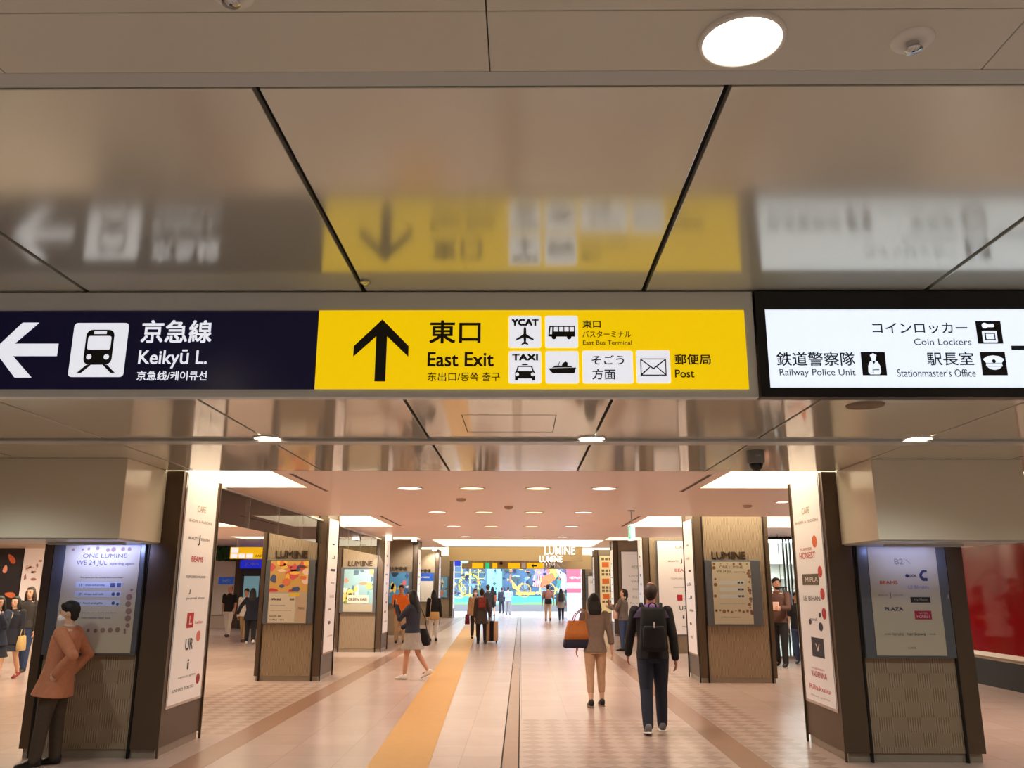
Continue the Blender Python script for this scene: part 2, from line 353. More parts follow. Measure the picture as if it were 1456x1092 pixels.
# ------------------------------------------------------------------ pillars
PNAME = ['nearest', 'second', 'third', 'fourth', 'fifth', 'last']
def pillar(side, i):
    x0, x1 = PLX if side < 0 else PRX
    if side < 0 and i == 0: x0 = -5.0
    y0 = PILY[i]; y1 = y0 + PD[i]; top = ZM if i == 0 else ZB - .002
    if 0 < i < 3: top = ZM + .265
    root = empty('pillar', ((x0+x1)/2, (y0+y1)/2, 0), f"{PNAME[i]} brown clad pillar on the {'left' if side < 0 else 'right'} of the concourse", None, None, 'structure')
    E = .004
    MB().box((x0+.03, y0+.03, 0), (x1-.03, y1-.03, .09)).build('plinth', M_STONE, root)
    MB().box((x0+.02, y0+.025, .09), (x1-.02, y1-.02, top)).build('core', M_BROWN, root)
    ix0, ix1 = (x0+.085, x1-.15) if side < 0 else (x0+.15, x1-.085)
    if i == 0: ix0, ix1 = (x0+.11, x1-.285) if side < 0 else (x0+.255, x1-.185)
    # front: two brown cladding strips, ribbed panel between dark posts
    for a, b in ((x0, ix0-.012), (ix1+.012, x1)):
        if b > a: MB().box((a, y0, .085), (b, y0+.06, top)).build('cladding', M_BROWN, root, bevel=.004)
    MB().box((ix0+.012, y0+.015, .085), (ix1-.012, y0+.05, top)).build('ribbed_panel', M_RIB, root)
    for a in (ix0, ix1): MB().box((a-.011, y0-.008, .0), (a+.011, y0+.06, top)).build('post', M_BLACKTRIM, root)
    # corridor side: board between bronze edges, posts at the corners
    s = 1 if side < 0 else -1; xs = x1 if side < 0 else x0
    for ya in (y0+.012, y1-.012): MB().box((xs-.011*s, ya-.011, 0), (xs+.012*s, ya+.011, top)).build('post', M_BLACKTRIM if i else M_BROWN, root)
    MB().box((xs-.05*s, y0+.024, .085), (xs-.006*s, y1-.024, .44)).build('cladding', M_BROWN, root)
    for ya, yb in ((y0+.024, y0+.10), (y1-.10, y1-.024)): MB().box((xs-.05*s, ya, .44), (xs+.002*s, yb, top)).build('edge_strip', M_BRONZE if i else M_BROWN, root)
    xo = x0 if side < 0 else x1
    MB().box((xo, y0+.02, .085), (xo+.03*s, y1-.02, top)).build('cladding', M_BROWN, root)
    return root
PIL = {(s, i): pillar(s, i) for s in (-1, 1) for i in range(6)}

def side_board(side, i, marks):
    x0, x1 = PLX if side < 0 else PRX; s = 1 if side < 0 else -1; xs = x1 if side < 0 else x0
    y0, y1 = PILY[i]+.10, PILY[i]+PD[i]-.10; top = (ZM if i < 1 else 2.9)
    root = empty('advertising_board', (xs, (y0+y1)/2, .44), f"tall white board of shop logos on the corridor side of the {PNAME[i]} {'left' if side < 0 else 'right'} pillar", 'board', 'tall logo boards on the pillar sides')
    MB().box((xs-.04*s, y0, .44), (xs+.010*s, y1, top)).build('frame', M_CHROME if i == 0 else M_BRONZE, root)
    pan = MB().box((xs+.0*s, y0+.03, .47), (xs+.014*s, y1-.03, top-.01)).build('panel', M_BOARD, root)
    pl = Plane((xs+.014*s, y0 if side < 0 else y1, 0), (0, 1, 0) if side < 0 else (0, -1, 0), (s, 0, 0))
    marks(pl, pan, y1-y0)
INK = {}
def ink(rgb):
    if rgb not in INK: INK[rgb] = mat('ink_%02x%02x%02x' % rgb, rgb, rough=.5)
    return INK[rgb]
GREY, RED, ORANGE, NAVY, BLK = (120, 112, 108), (200, 52, 44), (228, 110, 60), (40, 44, 66), (40, 38, 38)
def logo_marks(L):
    """L: (kind, text, centre u 0..1, z, width fraction, height, colour)"""
    def f(pl, root, W):
        T = {}; S = {}
        for k, s, u, z, wd, h, c in L:
            x0, x1 = (u-wd/2)*W, (u+wd/2)*W
            if k == 't': T.setdefault(c, []).append((s, x0, x1, z-h/2, z+h/2, .02))
            elif k == 'c': S.setdefault(c, []).append(circ(u*W, z, wd*W/2, 20, h/2))
            else: S.setdefault(c, []).append(rect(x0, x1, z-h/2, z+h/2))
        for c, v in S.items(): flat(pl, v, 'logo', ink(c), root, .0015)
        for c, v in T.items(): text(pl, v, 'lettering', ink(c), root, .003)
    return f
WH = (236, 230, 224)
left_logos = [('t', 'CAFE', .5, 2.50, .26, .07, (190, 178, 160)), ('t', 'SHOPS & FLOORS', .5, 2.36, .7, .03, (170, 158, 144)), ('t', 'BEAUTY', .33, 2.17, .3, .03, GREY), ('t', 'J', .5, 2.16, .06, .12, BLK), ('t', 'YOUTH', .68, 2.17, .28, .03, GREY),
 ('t', 'BEAMS', .5, 1.95, .36, .06, RED), ('t', 'TOMORROWLAND', .5, 1.76, .6, .028, GREY), ('t', 'J', .35, 1.60, .05, .05, BLK), ('t', 'journal shop', .55, 1.53, .55, .028, GREY), ('r', '', .45, 1.30, .2, .16, (196, 40, 48)), ('t', 'L', .46, 1.30, .08, .09, WH), ('t', 'Leilian', .72, 1.27, .24, .03, (200, 90, 84)),
 ('t', 'UR', .48, 1.05, .22, .12, BLK), ('c', '', .74, 1.12, .13, .12, (226, 120, 110)), ('t', 'i', .5, .84, .05, .10, BLK), ('t', 'select gifts', .5, .72, .5, .025, (170, 160, 150)), ('t', 'MAISON', .5, 1.0-.48, .45, .001, GREY)]
side_board(-1, 0, logo_marks(left_logos[:-1] + [('t', 'UNITED TOKYO', .42, .60, .6, .03, GREY), ('c', '', .84, .66, .12, .11, (170, 30, 50))]))
side_board(1, 0, logo_marks([('t', 'CAFE', .5, 2.50, .26, .07, (190, 178, 160)), ('t', 'SHOPS & FLOORS', .5, 2.38, .8, .03, (170, 158, 144)), ('t', 'SUMMER', .42, 2.08, .4, .03, (214, 120, 110)), ('t', 'HONEST', .44, 2.01, .55, .07, (206, 96, 88)), ('c', '', .72, 2.15, .16, .13, ORANGE),
 ('r', '', .48, 1.75, .56, .12, (96, 84, 64)), ('t', 'MIPLA', .52, 1.75, .42, .05, WH), ('c', '', .82, 1.83, .14, .12, (206, 64, 64)), ('t', 'LE BIHAN', .48, 1.55, .56, .05, GREY), ('c', '', .84, 1.60, .14, .12, (206, 64, 64)),
 ('c', '', .36, 1.30, .1, .06, NAVY), ('t', 'nook', .5, 1.33, .24, .03, NAVY), ('c', '', .7, 1.26, .14, .09, NAVY), ('c', '', .7, 1.38, .08, .05, NAVY), ('c', '', .84, 1.40, .14, .12, (190, 44, 56)), ('r', '', .55, 1.04, .40, .20, (44, 44, 60)), ('t', 'V', .55, 1.04, .14, .08, WH),
 ('t', 'maison', .5, .82, .4, .025, (206, 150, 144)), ('t', 'VADENNA', .52, .76, .5, .06, (206, 90, 84)), ('t', 'Rilakulu', .5, .62, .66, .05, (226, 120, 110)), ('t', 'floor guide', .5, .53, .6, .02, (180, 170, 160))]))
for s in (-1, 1):
    for i in range(1, 6):
        rnd = random.Random(i*3+s)
        side_board(s, i, logo_marks([(('t', 'c', 'r')[k % 3] if k % 4 else 't', random.choice(('shop', 'MODE', 'café', 'LIVING', 'J', 'kids')), rnd.uniform(.4, .6), .75+.24*k, rnd.uniform(.2, .5), rnd.uniform(.03, .07), rnd.choice((GREY, GREY, BLK, (206, 96, 88), (160, 150, 144)))) for k in range(8)]))

# ------------------------------------------------------------------ poster cases on the pillar fronts
def poster_case(x0, x1, y, zb, zt, pz0, pz1, px0, px1, label, m=M_POSTER, group='poster cases on the pillar fronts'):
    root = empty('poster_case', ((x0+x1)/2, y, zb), label, 'poster', group)
    MB().box((x0, y-.045, zb), (x1, y+.012, zt)).build('frame', M_STEEL, root, bevel=.004)
    po = MB().box((px0, y-.052, pz0), (px1, y-.046, pz1)).build('poster', m, root)
    return po, FRONT(y-.052)
# near left: schedule poster
r, pl = poster_case(-4.876, -3.918, 8.8, .98, 2.083, 1.0, 2.07, -4.75, -3.965, 'cream poster of shop timetables with pale blue bands on the near left pillar')
text(pl, [('ONE LUMINE', -4.56, -4.10, 1.945, 1.985), ('WE 24 JUL', -4.62, -4.30, 1.86, 1.92), ('opening again', -4.27, -4.02, 1.865, 1.90), ('floor guide and the opening hours of all shops', -4.56, -4.12, 1.735, 1.755),
          ('1F', -4.56, -4.53, 1.655, 1.68), ('shops and services', -4.50, -4.30, 1.655, 1.68), ('2F', -4.56, -4.53, 1.565, 1.59), ('shops and cafe', -4.50, -4.30, 1.565, 1.59), ('B1', -4.56, -4.53, 1.475, 1.50), ('food and gifts', -4.50, -4.30, 1.475, 1.50), ('see you soon at the new floors', -4.50, -4.14, 1.385, 1.40), ('information desk east', -4.50, -4.2, 1.335, 1.352)], 'lettering', ink((74, 74, 96)), r)
flat(pl, [rect(-4.60, -4.12, z, z+.06) for z in (1.64, 1.55, 1.46)], 'band', ink((182, 192, 200)), r, .001)
flat(pl, [rect(-4.24, -4.19, 1.65, 1.69), rect(-4.17, -4.13, 1.65, 1.69), circ(-4.2, 1.58, .018), circ(-4.15, 1.58, .018), circ(-4.19, 1.49, .018), circ(-4.145, 1.48, .014)], 'pictogram', ink((80, 90, 120)), r, .003)
rnd = random.Random(3)
flat(pl, [circ(-4.66+.085*k+rnd.uniform(-.02, .02), 2.02+rnd.uniform(-.012, .02), rnd.uniform(.012, .028), 7) for k in range(8)] + [circ(-4.03+rnd.uniform(-.02, .02), 1.2+.07*k, rnd.uniform(.014, .035), 7) for k in range(7)] + [circ(-4.64+.075*k, 1.22+rnd.uniform(-.01, .01), rnd.uniform(.012, .028), 6) for k in range(9)], 'leaf_decoration', ink((142, 112, 104)), r, .002)
# near right: logo poster
r, pl = poster_case(3.46, 4.362, 8.8, .98, 2.083, 1.005, 2.07, 3.565, 4.262, 'cream poster of shop logos on the near right pillar')
def poster_text(items, c): text(pl, items, 'lettering', ink(c), r)
poster_text([('B2', 3.83, 3.92, 1.90, 1.955)], (110, 104, 96)); flat(pl, [[(3.94, 1.95), (3.96, 1.95), (4.0, 1.905), (3.985, 1.905)]], 'arrow', ink((150, 144, 130)), r)
poster_text([('BEAMS', 3.66, 3.84, 1.70, 1.735, .02)], (190, 84, 40)); poster_text([('PLAZA', 3.685, 3.87, 1.44, 1.475, .03)], (44, 44, 84)); poster_text([('BEAUTY', 3.635, 3.73, 1.585, 1.60), ('YOUTH', 3.775, 3.88, 1.585, 1.60), ('J', 3.745, 3.76, 1.56, 1.625)], (110, 106, 96))
poster_text([('NOOK', 3.945, 4.04, 1.775, 1.80, .03)], NAVY); flat(pl, [circ(3.945, 1.785, .018), [(4.07, 1.80), (4.10, 1.84), (4.15, 1.845), (4.15, 1.82), (4.11, 1.815), (4.095, 1.79), (4.11, 1.765), (4.15, 1.765), (4.15, 1.735), (4.10, 1.735), (4.07, 1.77)]], 'logo', ink((50, 50, 80)), r)
poster_text([('LE BIHAN', 3.945, 4.15, 1.655, 1.69)], (120, 120, 170)); flat(pl, [rect(3.955, 4.155, 1.52, 1.575)], 'logo', ink((36, 34, 36)), r); text(pl, [('My Plaisir', 3.99, 4.13, 1.532, 1.562)], 'lettering', ink((160, 154, 130)), r, .004)
flat(pl, [rect(3.98, 4.15, 1.355, 1.44)], 'logo', ink((166, 34, 66)), r); text(pl, [('SUMMER', 4.02, 4.11, 1.41, 1.425), ('HONEST', 4.0, 4.135, 1.368, 1.402)], 'lettering', ink((230, 200, 204)), r, .004)
poster_text([('studio', 3.66, 3.72, 1.205, 1.225), ('haruka', 3.73, 3.85, 1.20, 1.235), ('harikawa', 3.88, 4.07, 1.20, 1.23, .02), ('mode', 4.11, 4.17, 1.205, 1.225), ('CAFE', 3.88, 3.96, 1.07, 1.09)], (110, 104, 92))
MB().box((4.335, 8.75, 1.56), (4.345, 8.758, 1.60)).build('lock', M_CHROME, r.parent)
# second right pillar: schedule poster
r, pl = poster_case(3.34+.02, 4.36, 15.6, .985, 2.14, 1.01, 2.11, 3.48, 4.18, 'cream poster of shop timetables with leaf border on the second right pillar')
text(pl, [('ONE LUMINE', 3.62, 4.04, 1.99, 2.04), ('WE 24 JUL', 3.56, 3.84, 1.90, 1.96), ('opening', 3.87, 4.08, 1.91, 1.94), ('see you soon at the new floors', 3.6, 4.06, 1.36, 1.38), ('information', 3.6, 3.95, 1.12, 1.14)], 'lettering', ink((96, 84, 72)), r)
flat(pl, [rect(3.60, 4.06, z, z+.07) for z in (1.70, 1.58, 1.46)], 'band', ink((176, 184, 184)), r, .001)
flat(pl, [rect(3.93+.06*k, 3.975+.06*k, z+.02, z+.055) for k in range(2) for z in (1.70, 1.58, 1.46)], 'pictogram', ink((70, 74, 96)), r, .003)
flat(pl, [circ(rnd.choice((3.51, 4.14))+rnd.uniform(-.02, .02), 1.2+.05*k, rnd.uniform(.014, .035), 7) for k in range(17)] + [circ(3.52+.07*k, 1.24+rnd.uniform(-.02, .02), rnd.uniform(.015, .035), 6) for k in range(10)] + [circ(3.52+.12*k, 2.07, rnd.uniform(.01, .03), 7) for k in range(6)], 'leaf_decoration', ink((126, 92, 74)), r, .002)
def collage(pl, parent, x0, x1, z0, z1, cols, seed, n=26, lo=.05, hi=.2):
    q = random.Random(seed); W, Hh = x1-x0, z1-z0; by = {}
    for k in range(n):
        cx, cz = q.uniform(x0, x1), q.uniform(z0, z1); a = q.uniform(lo, hi)*W; b = q.uniform(lo, hi)*Hh; t0 = q.uniform(0, 6.28); nn = q.choice((4, 5, 7, 12))
        by.setdefault(q.choice(cols), []).append([(min(x1, max(x0, cx+a*math.cos(t0+6.283*i/nn)*q.uniform(.7, 1.1))), min(z1, max(z0, cz+b*math.sin(t0+6.283*i/nn)*q.uniform(.7, 1.1)))) for i in range(nn)])
    for j, (c, v) in enumerate(by.items()): flat(pl, v, 'picture', ink(c), parent, .001+.0006*j)
# second left pillar: picture over information sheet
r, pl = poster_case(-4.70, -3.79, 15.6, .985, 2.13, 1.0, 2.11, -4.61, -3.91, 'poster with a bright food picture over a grey price sheet on the second left pillar')
flat(pl, [rect(-4.61, -3.91, 1.55, 2.11)], 'picture', ink((206, 164, 90)), r, .0005)
collage(pl, r, -4.61, -3.91, 1.55, 2.11, ((218, 120, 80), (196, 60, 66), (238, 190, 80), (90, 60, 50), (236, 206, 190), (70, 90, 130), (210, 90, 90)), 5)
flat(pl, [rect(-4.6, -4.12, 1.02, 1.52)], 'price_sheet', ink((206, 200, 184)), r, .001); flat(pl, [rect(-4.09, -3.92, 1.02, 1.52)], 'price_sheet', ink((186, 166, 142)), r, .001); flat(pl, [rect(-4.24, -4.05, 1.47, 1.53)], 'sticker', ink((226, 196, 60)), r, .003)
text(pl, [('OPEN SALE', -4.57, -4.38, 1.40, 1.44, .04), ('10:00', -4.22, -4.14, 1.40, 1.44, .04), ('fruit and sweets', -4.57, -4.3, 1.30, 1.325), ('today special menu list', -4.57, -4.18, 1.21, 1.23), ('lunch set', -4.57, -4.35, 1.11, 1.14, .03), ('coffee cake', -4.57, -4.3, 1.05, 1.075, .03), ('menu', -4.06, -3.95, 1.24, 1.28)], 'lettering', ink((70, 62, 54)), r)
# third left
r, pl = poster_case(-4.72, -3.78, 22.2, .97, 2.12, 1.0, 2.07, -4.63, -3.86, 'poster with a green garden picture over a pale strip on the third left pillar')
flat(pl, [rect(-4.63, -3.86, 1.2, 2.07)], 'picture', ink((150, 190, 196)), r, .0005)
collage(pl, r, -4.63, -3.86, 1.2, 2.07, ((110, 170, 190), (120, 150, 100), (230, 210, 120), (206, 150, 120), (236, 230, 220), (90, 120, 140)), 9)
flat(pl, [rect(-4.52, -3.97, 1.22, 1.42)], 'price_sheet', ink((226, 218, 200)), r, .006); text(pl, [('GREEN FAIR', -4.49, -4.0, 1.27, 1.35, .03)], 'lettering', ink((90, 100, 90)), r, .008)
# fourth and sixth left, picture posters; fifth left a white sheet with a blue plaque
for i, cols, lb in ((3, ((80, 150, 200), (60, 100, 160), (240, 210, 90), (230, 120, 130), (235, 235, 235), (40, 60, 90)), 'poster with a blue sky picture on the fourth left pillar'), (5, ((110, 170, 210), (220, 140, 110), (90, 110, 120), (230, 220, 200)), 'poster with a pale portrait picture on the last left pillar')):
    y = PILY[i]; r, pl = poster_case(-4.70, -3.79, y, 1.0, 2.12, 1.05, 2.09, -4.6, -3.9, lb)
    flat(pl, [rect(-4.6, -3.9, 1.05, 2.09)], 'picture', ink(cols[0]), r, .0005); collage(pl, r, -4.6, -3.9, 1.05, 2.09, cols, i, 18)
y = PILY[4]; r, pl = poster_case(-4.70, -3.79, y, .95, 2.2, .98, 2.18, -4.66, -3.83, 'white notice with a blue heading on the fifth left pillar', M_WHITE)
flat(pl, [rect(-4.66, -3.83, 1.85, 2.18)], 'heading', mat('blue_sign', (40, 84, 170), rough=.4, emit=.3), r, .001); text(pl, [('Information', -4.5, -4.0, 1.97, 2.06, .02)], 'lettering', ink((220, 230, 245)), r)
# right pillars three to six
for i, lb in ((2, 'large white board of shop logos facing the viewer on the third right pillar'), (3, 'large pale board of shop logos facing the viewer on the fourth right pillar')):
    y = PILY[i]; r, pl = poster_case(3.52 if i == 2 else 3.42, 4.86 if i == 2 else 4.5, y, .44, 2.84, .47, 2.82, 3.56 if i == 2 else 3.46, 4.82 if i == 2 else 4.46, lb, M_BOARD)
    x0, x1 = (3.56, 4.82) if i == 2 else (3.46, 4.46); W = x1-x0; pl.O = pl.O + Vector((x0, 0, 0))
    logo_marks([('t', 'CAFE', .5, 2.66, .26, .08, (150, 140, 136)), ('t', 'BEAUTY', .32, 2.30, .22, .04, GREY), ('t', 'J', .48, 2.30, .04, .12, BLK), ('t', 'YOUTH', .64, 2.30, .22, .04, GREY), ('t', 'BEAMS', .5, 2.07, .32, .08, (206, 110, 104)), ('t', 'TOMORROWLAND', .5, 1.86, .5, .04, (170, 160, 156)), ('t', 'journal shop', .5, 1.64, .4, .05, (170, 160, 150)),
     ('r', '', .42, 1.38, .11, .15, (196, 40, 48)), ('t', 'Leilian', .58, 1.36, .16, .05, (200, 120, 110)), ('t', 'UR', .48, 1.12, .15, .12, BLK), ('c', '', .66, 1.20, .10, .10, (228, 130, 100)), ('t', 'i', .48, .9, .04, .09, BLK), ('t', 'MAISON', .6, .66, .3, .04, GREY)] if i == 2 else
     [('t', 'MODE', .5, 2.30, .3, .1, (180, 186, 170)), ('t', 'LIVING', .5, 2.0, .5, .06, (180, 180, 170)), ('c', '', .86, 2.02, .12, .14, (230, 140, 110)), ('t', 'VADE', .5, 1.82, .4, .07, (180, 180, 170)), ('c', '', .86, 1.82, .12, .14, (230, 140, 110)), ('t', 'aqua', .5, 1.55, .3, .08, (180, 180, 170)), ('t', 'KIDS', .5, 1.3, .3, .08, (180, 180, 170)), ('c', '', .84, 1.36, .12, .14, (230, 140, 110)), ('t', 'flowers', .5, 1.1, .5, .06, (180, 180, 170))])(pl, r, W)
y = PILY[4]; r, pl = poster_case(3.36, 4.5, y, .5, 2.95, .55, 2.93, 3.4, 4.1, 'tall yellow and orange menu poster on the fifth right pillar', mat('menu_poster', (226, 206, 150), rough=.4, emit=.15))
flat(pl, [rect(3.5, 3.8, z, z+.22) for z in (2.45, 1.75, 1.1)], 'picture', ink((226, 110, 50)), r, .001); flat(pl, [rect(3.48+.16*k, 3.6+.16*k, z, z+.1) for k in range(4) for z in (2.75, 2.25, 2.1, 1.55, 1.4, .95)], 'picture', ink((120, 100, 84)), r, .002)
r, pl = poster_case(3.36, 4.5, PILY[5], .9, 2.2, .95, 2.15, 3.5, 4.4, 'plain pale notice on the last right pillar', M_WHITE)
text(pl, [('LUMINE FLOOR', 3.6, 4.3, 1.8, 1.95)], 'lettering', ink(GREY), r)
# raised letters above the cases
for s, i, x0, x1, m, lb in ((-1, 1, -4.55, -3.95, M_LETTER, 'second left'), (-1, 2, -4.55, -3.9, M_LETTER, 'third left'), (-1, 3, -4.55, -3.95, M_LETTER, 'fourth left'), (-1, 4, -4.55, -3.95, M_LETTER, 'fifth left'), (1, 1, 3.50, 4.13, M_LETTER, 'second right'), (1, 5, 3.6, 4.3, M_LETTER, 'last right')):
    y = PILY[i]; root = empty('raised_letters', ((x0+x1)/2, y, 2.17), f'row of dark raised capital letters on the ribbed panel of the {lb} pillar', 'letters', 'raised capital letters above the poster cases')
    cx = x0
    adv = {'L': .8, 'U': 1.1, 'M': 1.35, 'I': .5, 'N': 1.15, 'E': .85}; tot = sum(adv[c] for c in 'LUMINE'); k = (x1-x0)/tot
    for c in 'LUMINE':
        V, F = text_mesh(c, .0, .12); lo, hi = V.min(0), V.max(0); wl = adv[c]*k*.86
        bm = bmesh.new(); vs = [bm.verts.new((cx+(v[0]-lo[0])/max(1e-6, hi[0]-lo[0])*wl, y+.015-(v[2]-lo[2])*.12-.0, (2.165 if i < 4 else 2.225)+(v[1]-lo[1])/(hi[1]-lo[1])*.125)) for v in V]
        for f in F:
            try: bm.faces.new([vs[q] for q in f])
            except ValueError: pass
        me = bpy.data.meshes.new('letter'); bm.to_mesh(me); bm.free(); link('letter', me, m, root); cx += adv[c]*k

# ------------------------------------------------------------------ lamps
def spot(parent, loc, watts, col, size=150, blend=.8, rad=.10):
    l = bpy.data.lights.new('lamp_light', 'SPOT'); l.energy = watts; l.color = col; l.spot_size = R(size); l.spot_blend = blend; l.shadow_soft_size = rad
    o = bpy.data.objects.new('lamp_light', l); COL.objects.link(o); o.location = loc; put(o, parent); return o
def downlight(x, y, z, r, lens, watts, col, label, group, size=150):
    root = empty('downlight', (x, y, z), label, 'ceiling light', group)
    MB().lathe((x, y, z), [(r*1.13, 0), (r*1.12, -.010), (r*1.02, -.012), (r, -.004), (r*.99, .0)]).build('rim', M_WHITE, root, True)
    MB().lathe((x, y, z), [(r, -.001), (r*.72, -.004), (.01, -.005)]).build('lens', lens, root, True)
    if watts: spot(root, (x, y, z-.06), watts, col, size)
    return root
GL = 'downlights in the glossy metal ceiling'
downlight(.576, 1.90, ZF, .10, M_LENS, LAMP_FRONT, FRONTC, 'large round glowing downlight in the ceiling over the signs', GL)
for x in (-2.1, 3.25, 5.9, -4.8):
    downlight(x, 1.90, ZF, .10, M_LENS, LAMP_FRONT, FRONTC, 'downlight in the metal ceiling beside the viewer, outside the picture', GL)
for y in (-1.2, -4.5):
    for x in (-4.8, -2.1, .576, 3.25, 5.9): downlight(x, y, ZF, .10, M_LENS, LAMP_FRONT, FRONTC, 'downlight in the metal ceiling behind the viewer', GL)
for x, lb in ((-2.10, 'round downlight in the far metal ceiling under the dark blue sign'), (.577, 'round downlight in the far metal ceiling under the yellow sign'), (3.25, 'round downlight in the far metal ceiling under the black framed sign'), (-4.75, 'downlight of the far metal ceiling left of the picture'), (5.92, 'downlight of the far metal ceiling right of the picture')):
    downlight(x, 6.74, ZM-.0, .105, M_LENS, LAMP_FRONT*.8, FRONTC, lb, GL)
ROWN = ['nearest', 'second', 'third', 'fourth']
for j, y in enumerate((10.38, 13.86, 17.26, 21.0)):
    for k, x in enumerate((-1.40, -.62, .21, 1.03)):
        pos = ('far left', 'left middle', 'right middle', 'far right')[k]
        downlight(x, y, ZM, .15, M_LENSP if k in (0, 3) else M_LENSW, LAMP_MALL, PINK if k in (0, 3) else WARM, f"{'pinkish' if k in (0, 3) else 'warm'} round light, {pos} in the {ROWN[j]} row of the painted ceiling", 'round lights in the painted ceiling', 140)
for x, y, lb in ((-4.14, 12.0, 'left'), (3.74, 12.0, 'right')):
    root = empty('square_downlight', (x, y, ZM), f'small square pinkish light in the painted ceiling between the first and second {lb} pillars', 'ceiling light')
    MB().box((x-.08, y-.08, ZM-.012), (x+.08, y+.08, ZM)).build('frame', M_WHITE, root); MB().box((x-.065, y-.065, ZM-.014), (x+.065, y+.065, ZM-.012)).build('lens', M_LENSP, root)
for x, y, z, lb in ((-3.9, 21.0, ZM, 'left one in front of the third left pillar'), (-3.31, 21.0, ZM, 'right one in front of the third left pillar'), (-3.62, 28.4, ZB, 'in front of the fourth left pillar'), (-3.75, 36.4, ZB, 'in front of the fifth left pillar')):
    root = empty('spotlight', (x, y, z), f'small bright square ceiling spotlight, {lb}', 'spotlight', 'small square spotlights before the pillars')
    MB().box((x-.09, y-.09, z-.11), (x+.09, y+.09, z)).build('housing', M_WHITE, root, bevel=.006); MB().box((x-.08, y-.094, z-.10), (x+.08, y-.09, z-.02)).build('lens', M_LENS, root)
    so = spot(root, (x, y+.02, z-.13), 120, WARM, 110, .7, .05); so.rotation_euler = (R(38), 0, 0)
for y in (11.0, 17.5, 24, 30):
    for x in (-12, 6.6):
        if x > 0 and y > 20: continue
        downlight(x, y, ZM if y < 22.6 else ZB, .12, M_LENSW, LAMP_AISLE, WARM, f"round light in the ceiling of the {'left' if x < 0 else 'right'} aisle", 'round lights in the aisles')
for y in (28.5, 33, 40):
    for x in (-1.2, 1.2):
        downlight(x, y if y != 28.5 else 25.2, ZB, .12, M_LENSW, LAMP_AISLE*.3, WARM, 'round light in the raised ceiling far down the concourse', 'round lights in the raised ceiling')
# lamp bars added for the blue poster glow; right one replaces a screen reflection
for x, lb in ((-4.35, 'left'), (3.98, 'right')):
    root = empty('added_poster_lamp', (x, 8.4, 2.085), f'slim lamp bar added under the soffit for the blue glow on the near {lb} poster', 'lamp')
    MB().box((x-.38, 8.36, 2.06), (x+.38, 8.42, 2.085)).build('housing', M_RAIL, root)
    l = bpy.data.lights.new('lamp_light', 'AREA'); l.shape = 'RECTANGLE'; l.size = .7; l.size_y = .04; l.energy = 3.2 if x < 0 else 0.9; l.color = (.42, .48, 1.0)
    o = bpy.data.objects.new('lamp_light', l); COL.objects.link(o); o.location = (x, 8.45, 2.05); o.rotation_euler = (R(62), 0, 0); l.spread = R(100); put(o, root)

# things on the ceilings
def sprinkler(x, y, z, label):
    root = empty('sprinkler', (x, y, z), label, 'sprinkler', 'fire sprinklers in the ceiling')
    MB().lathe((x, y, z), [(.055, 0), (.052, -.006), (.03, -.010), (.012, -.010)]).build('cover_plate', M_WHITE, root, True)
    MB().lathe((x, y, z), [(.013, 0), (.016, -.014), (.010, -.022), (.022, -.028), (.022, -.031), (.004, -.034)]).build('head', M_CHROME, root, True)
sprinkler(1.023, 1.907, ZF, 'small fire sprinkler in the metal ceiling right of the large downlight'); sprinkler(-.70, 1.715, ZF, 'small fire sprinkler at the top edge of the metal ceiling, left of the middle')
root = empty('ceiling_sensor', (-.735, 3.66, ZF), 'tiny ring shaped sensor on the ceiling joint above the yellow sign', 'sensor')
MB().lathe((-.735, 3.66, ZF), [(.022, 0), (.024, -.012), (.016, -.018), (.008, -.012)]).build('ring', M_CHROME, root, True)
root = empty('security_camera', (2.10, 7.40, ZM), 'grey dome security camera hanging below the metal ceiling', 'camera')
MB().lathe((2.10, 7.40, ZM), [(.078, 0), (.078, -.10), (.074, -.115), (.06, -.118)]).build('housing', mat('camera_grey', (120, 120, 116), rough=.45), root, True)
MB().lathe((2.10, 7.40, ZM-.11), [(.062, 0), (.062, -.02), (.05, -.052), (.028, -.07), (.002, -.076)]).build('dome', mat('camera_dome', (12, 12, 14), rough=.08), root, True)
text(FRONT(7.321), [('CAM', 2.075, 2.125, 2.80, 2.815)], 'lettering', ink((190, 190, 186)), root, .002)
root = empty('ceiling_speaker', (2.30, 5.45, ZM), 'round brown ceiling speaker under the black framed sign', 'speaker')
MB().lathe((2.30, 5.45, ZM), [(.125, 0), (.12, -.008), (.10, -.012), (.01, -.012)]).build('grille', mat('speaker_grille', (128, 108, 84), rough=.6), root, True)
for x, y, lb in ((-.2, 12.9, 'smoke detector between the first two rows of round lights'), (3.4, 12.6, 'smoke detector in front of the second right pillar'), (-.85, 11.7, 'smoke detector near the pinkish lights at left of the ceiling')):
    root = empty('smoke_detector', (x, y, ZM), lb, 'smoke detector', 'smoke detectors on the painted ceiling')
    MB().lathe((x, y, ZM), [(.07, 0), (.068, -.02), (.045, -.04), (.004, -.045)]).build('body', mat('detector', (190, 160, 140), rough=.5), root, True)
for x, y0, y1, lb in ((-2.52, 9.0, 10.75, 'nearest left'), (-2.48, 14.6, 17.2, 'second left'), (2.06, 9.0, 10.75, 'nearest right'), (2.06, 14.6, 17.2, 'second right')):
    root = empty('air_slot', (x, y0, ZM), f'long dark linear air slot beside the {lb} ceiling cove', 'air vent', 'linear air slots in the painted ceiling')
    MB().box((x-.035, y0, ZM-.004), (x+.035, y1, ZM)).build('frame', M_MALLCEIL, root); MB().box((x-.022, y0+.02, ZM-.006), (x+.022, y1-.02, ZM-.004)).build('slot', mat('slot_dark', (92, 72, 60), rough=.7), root)
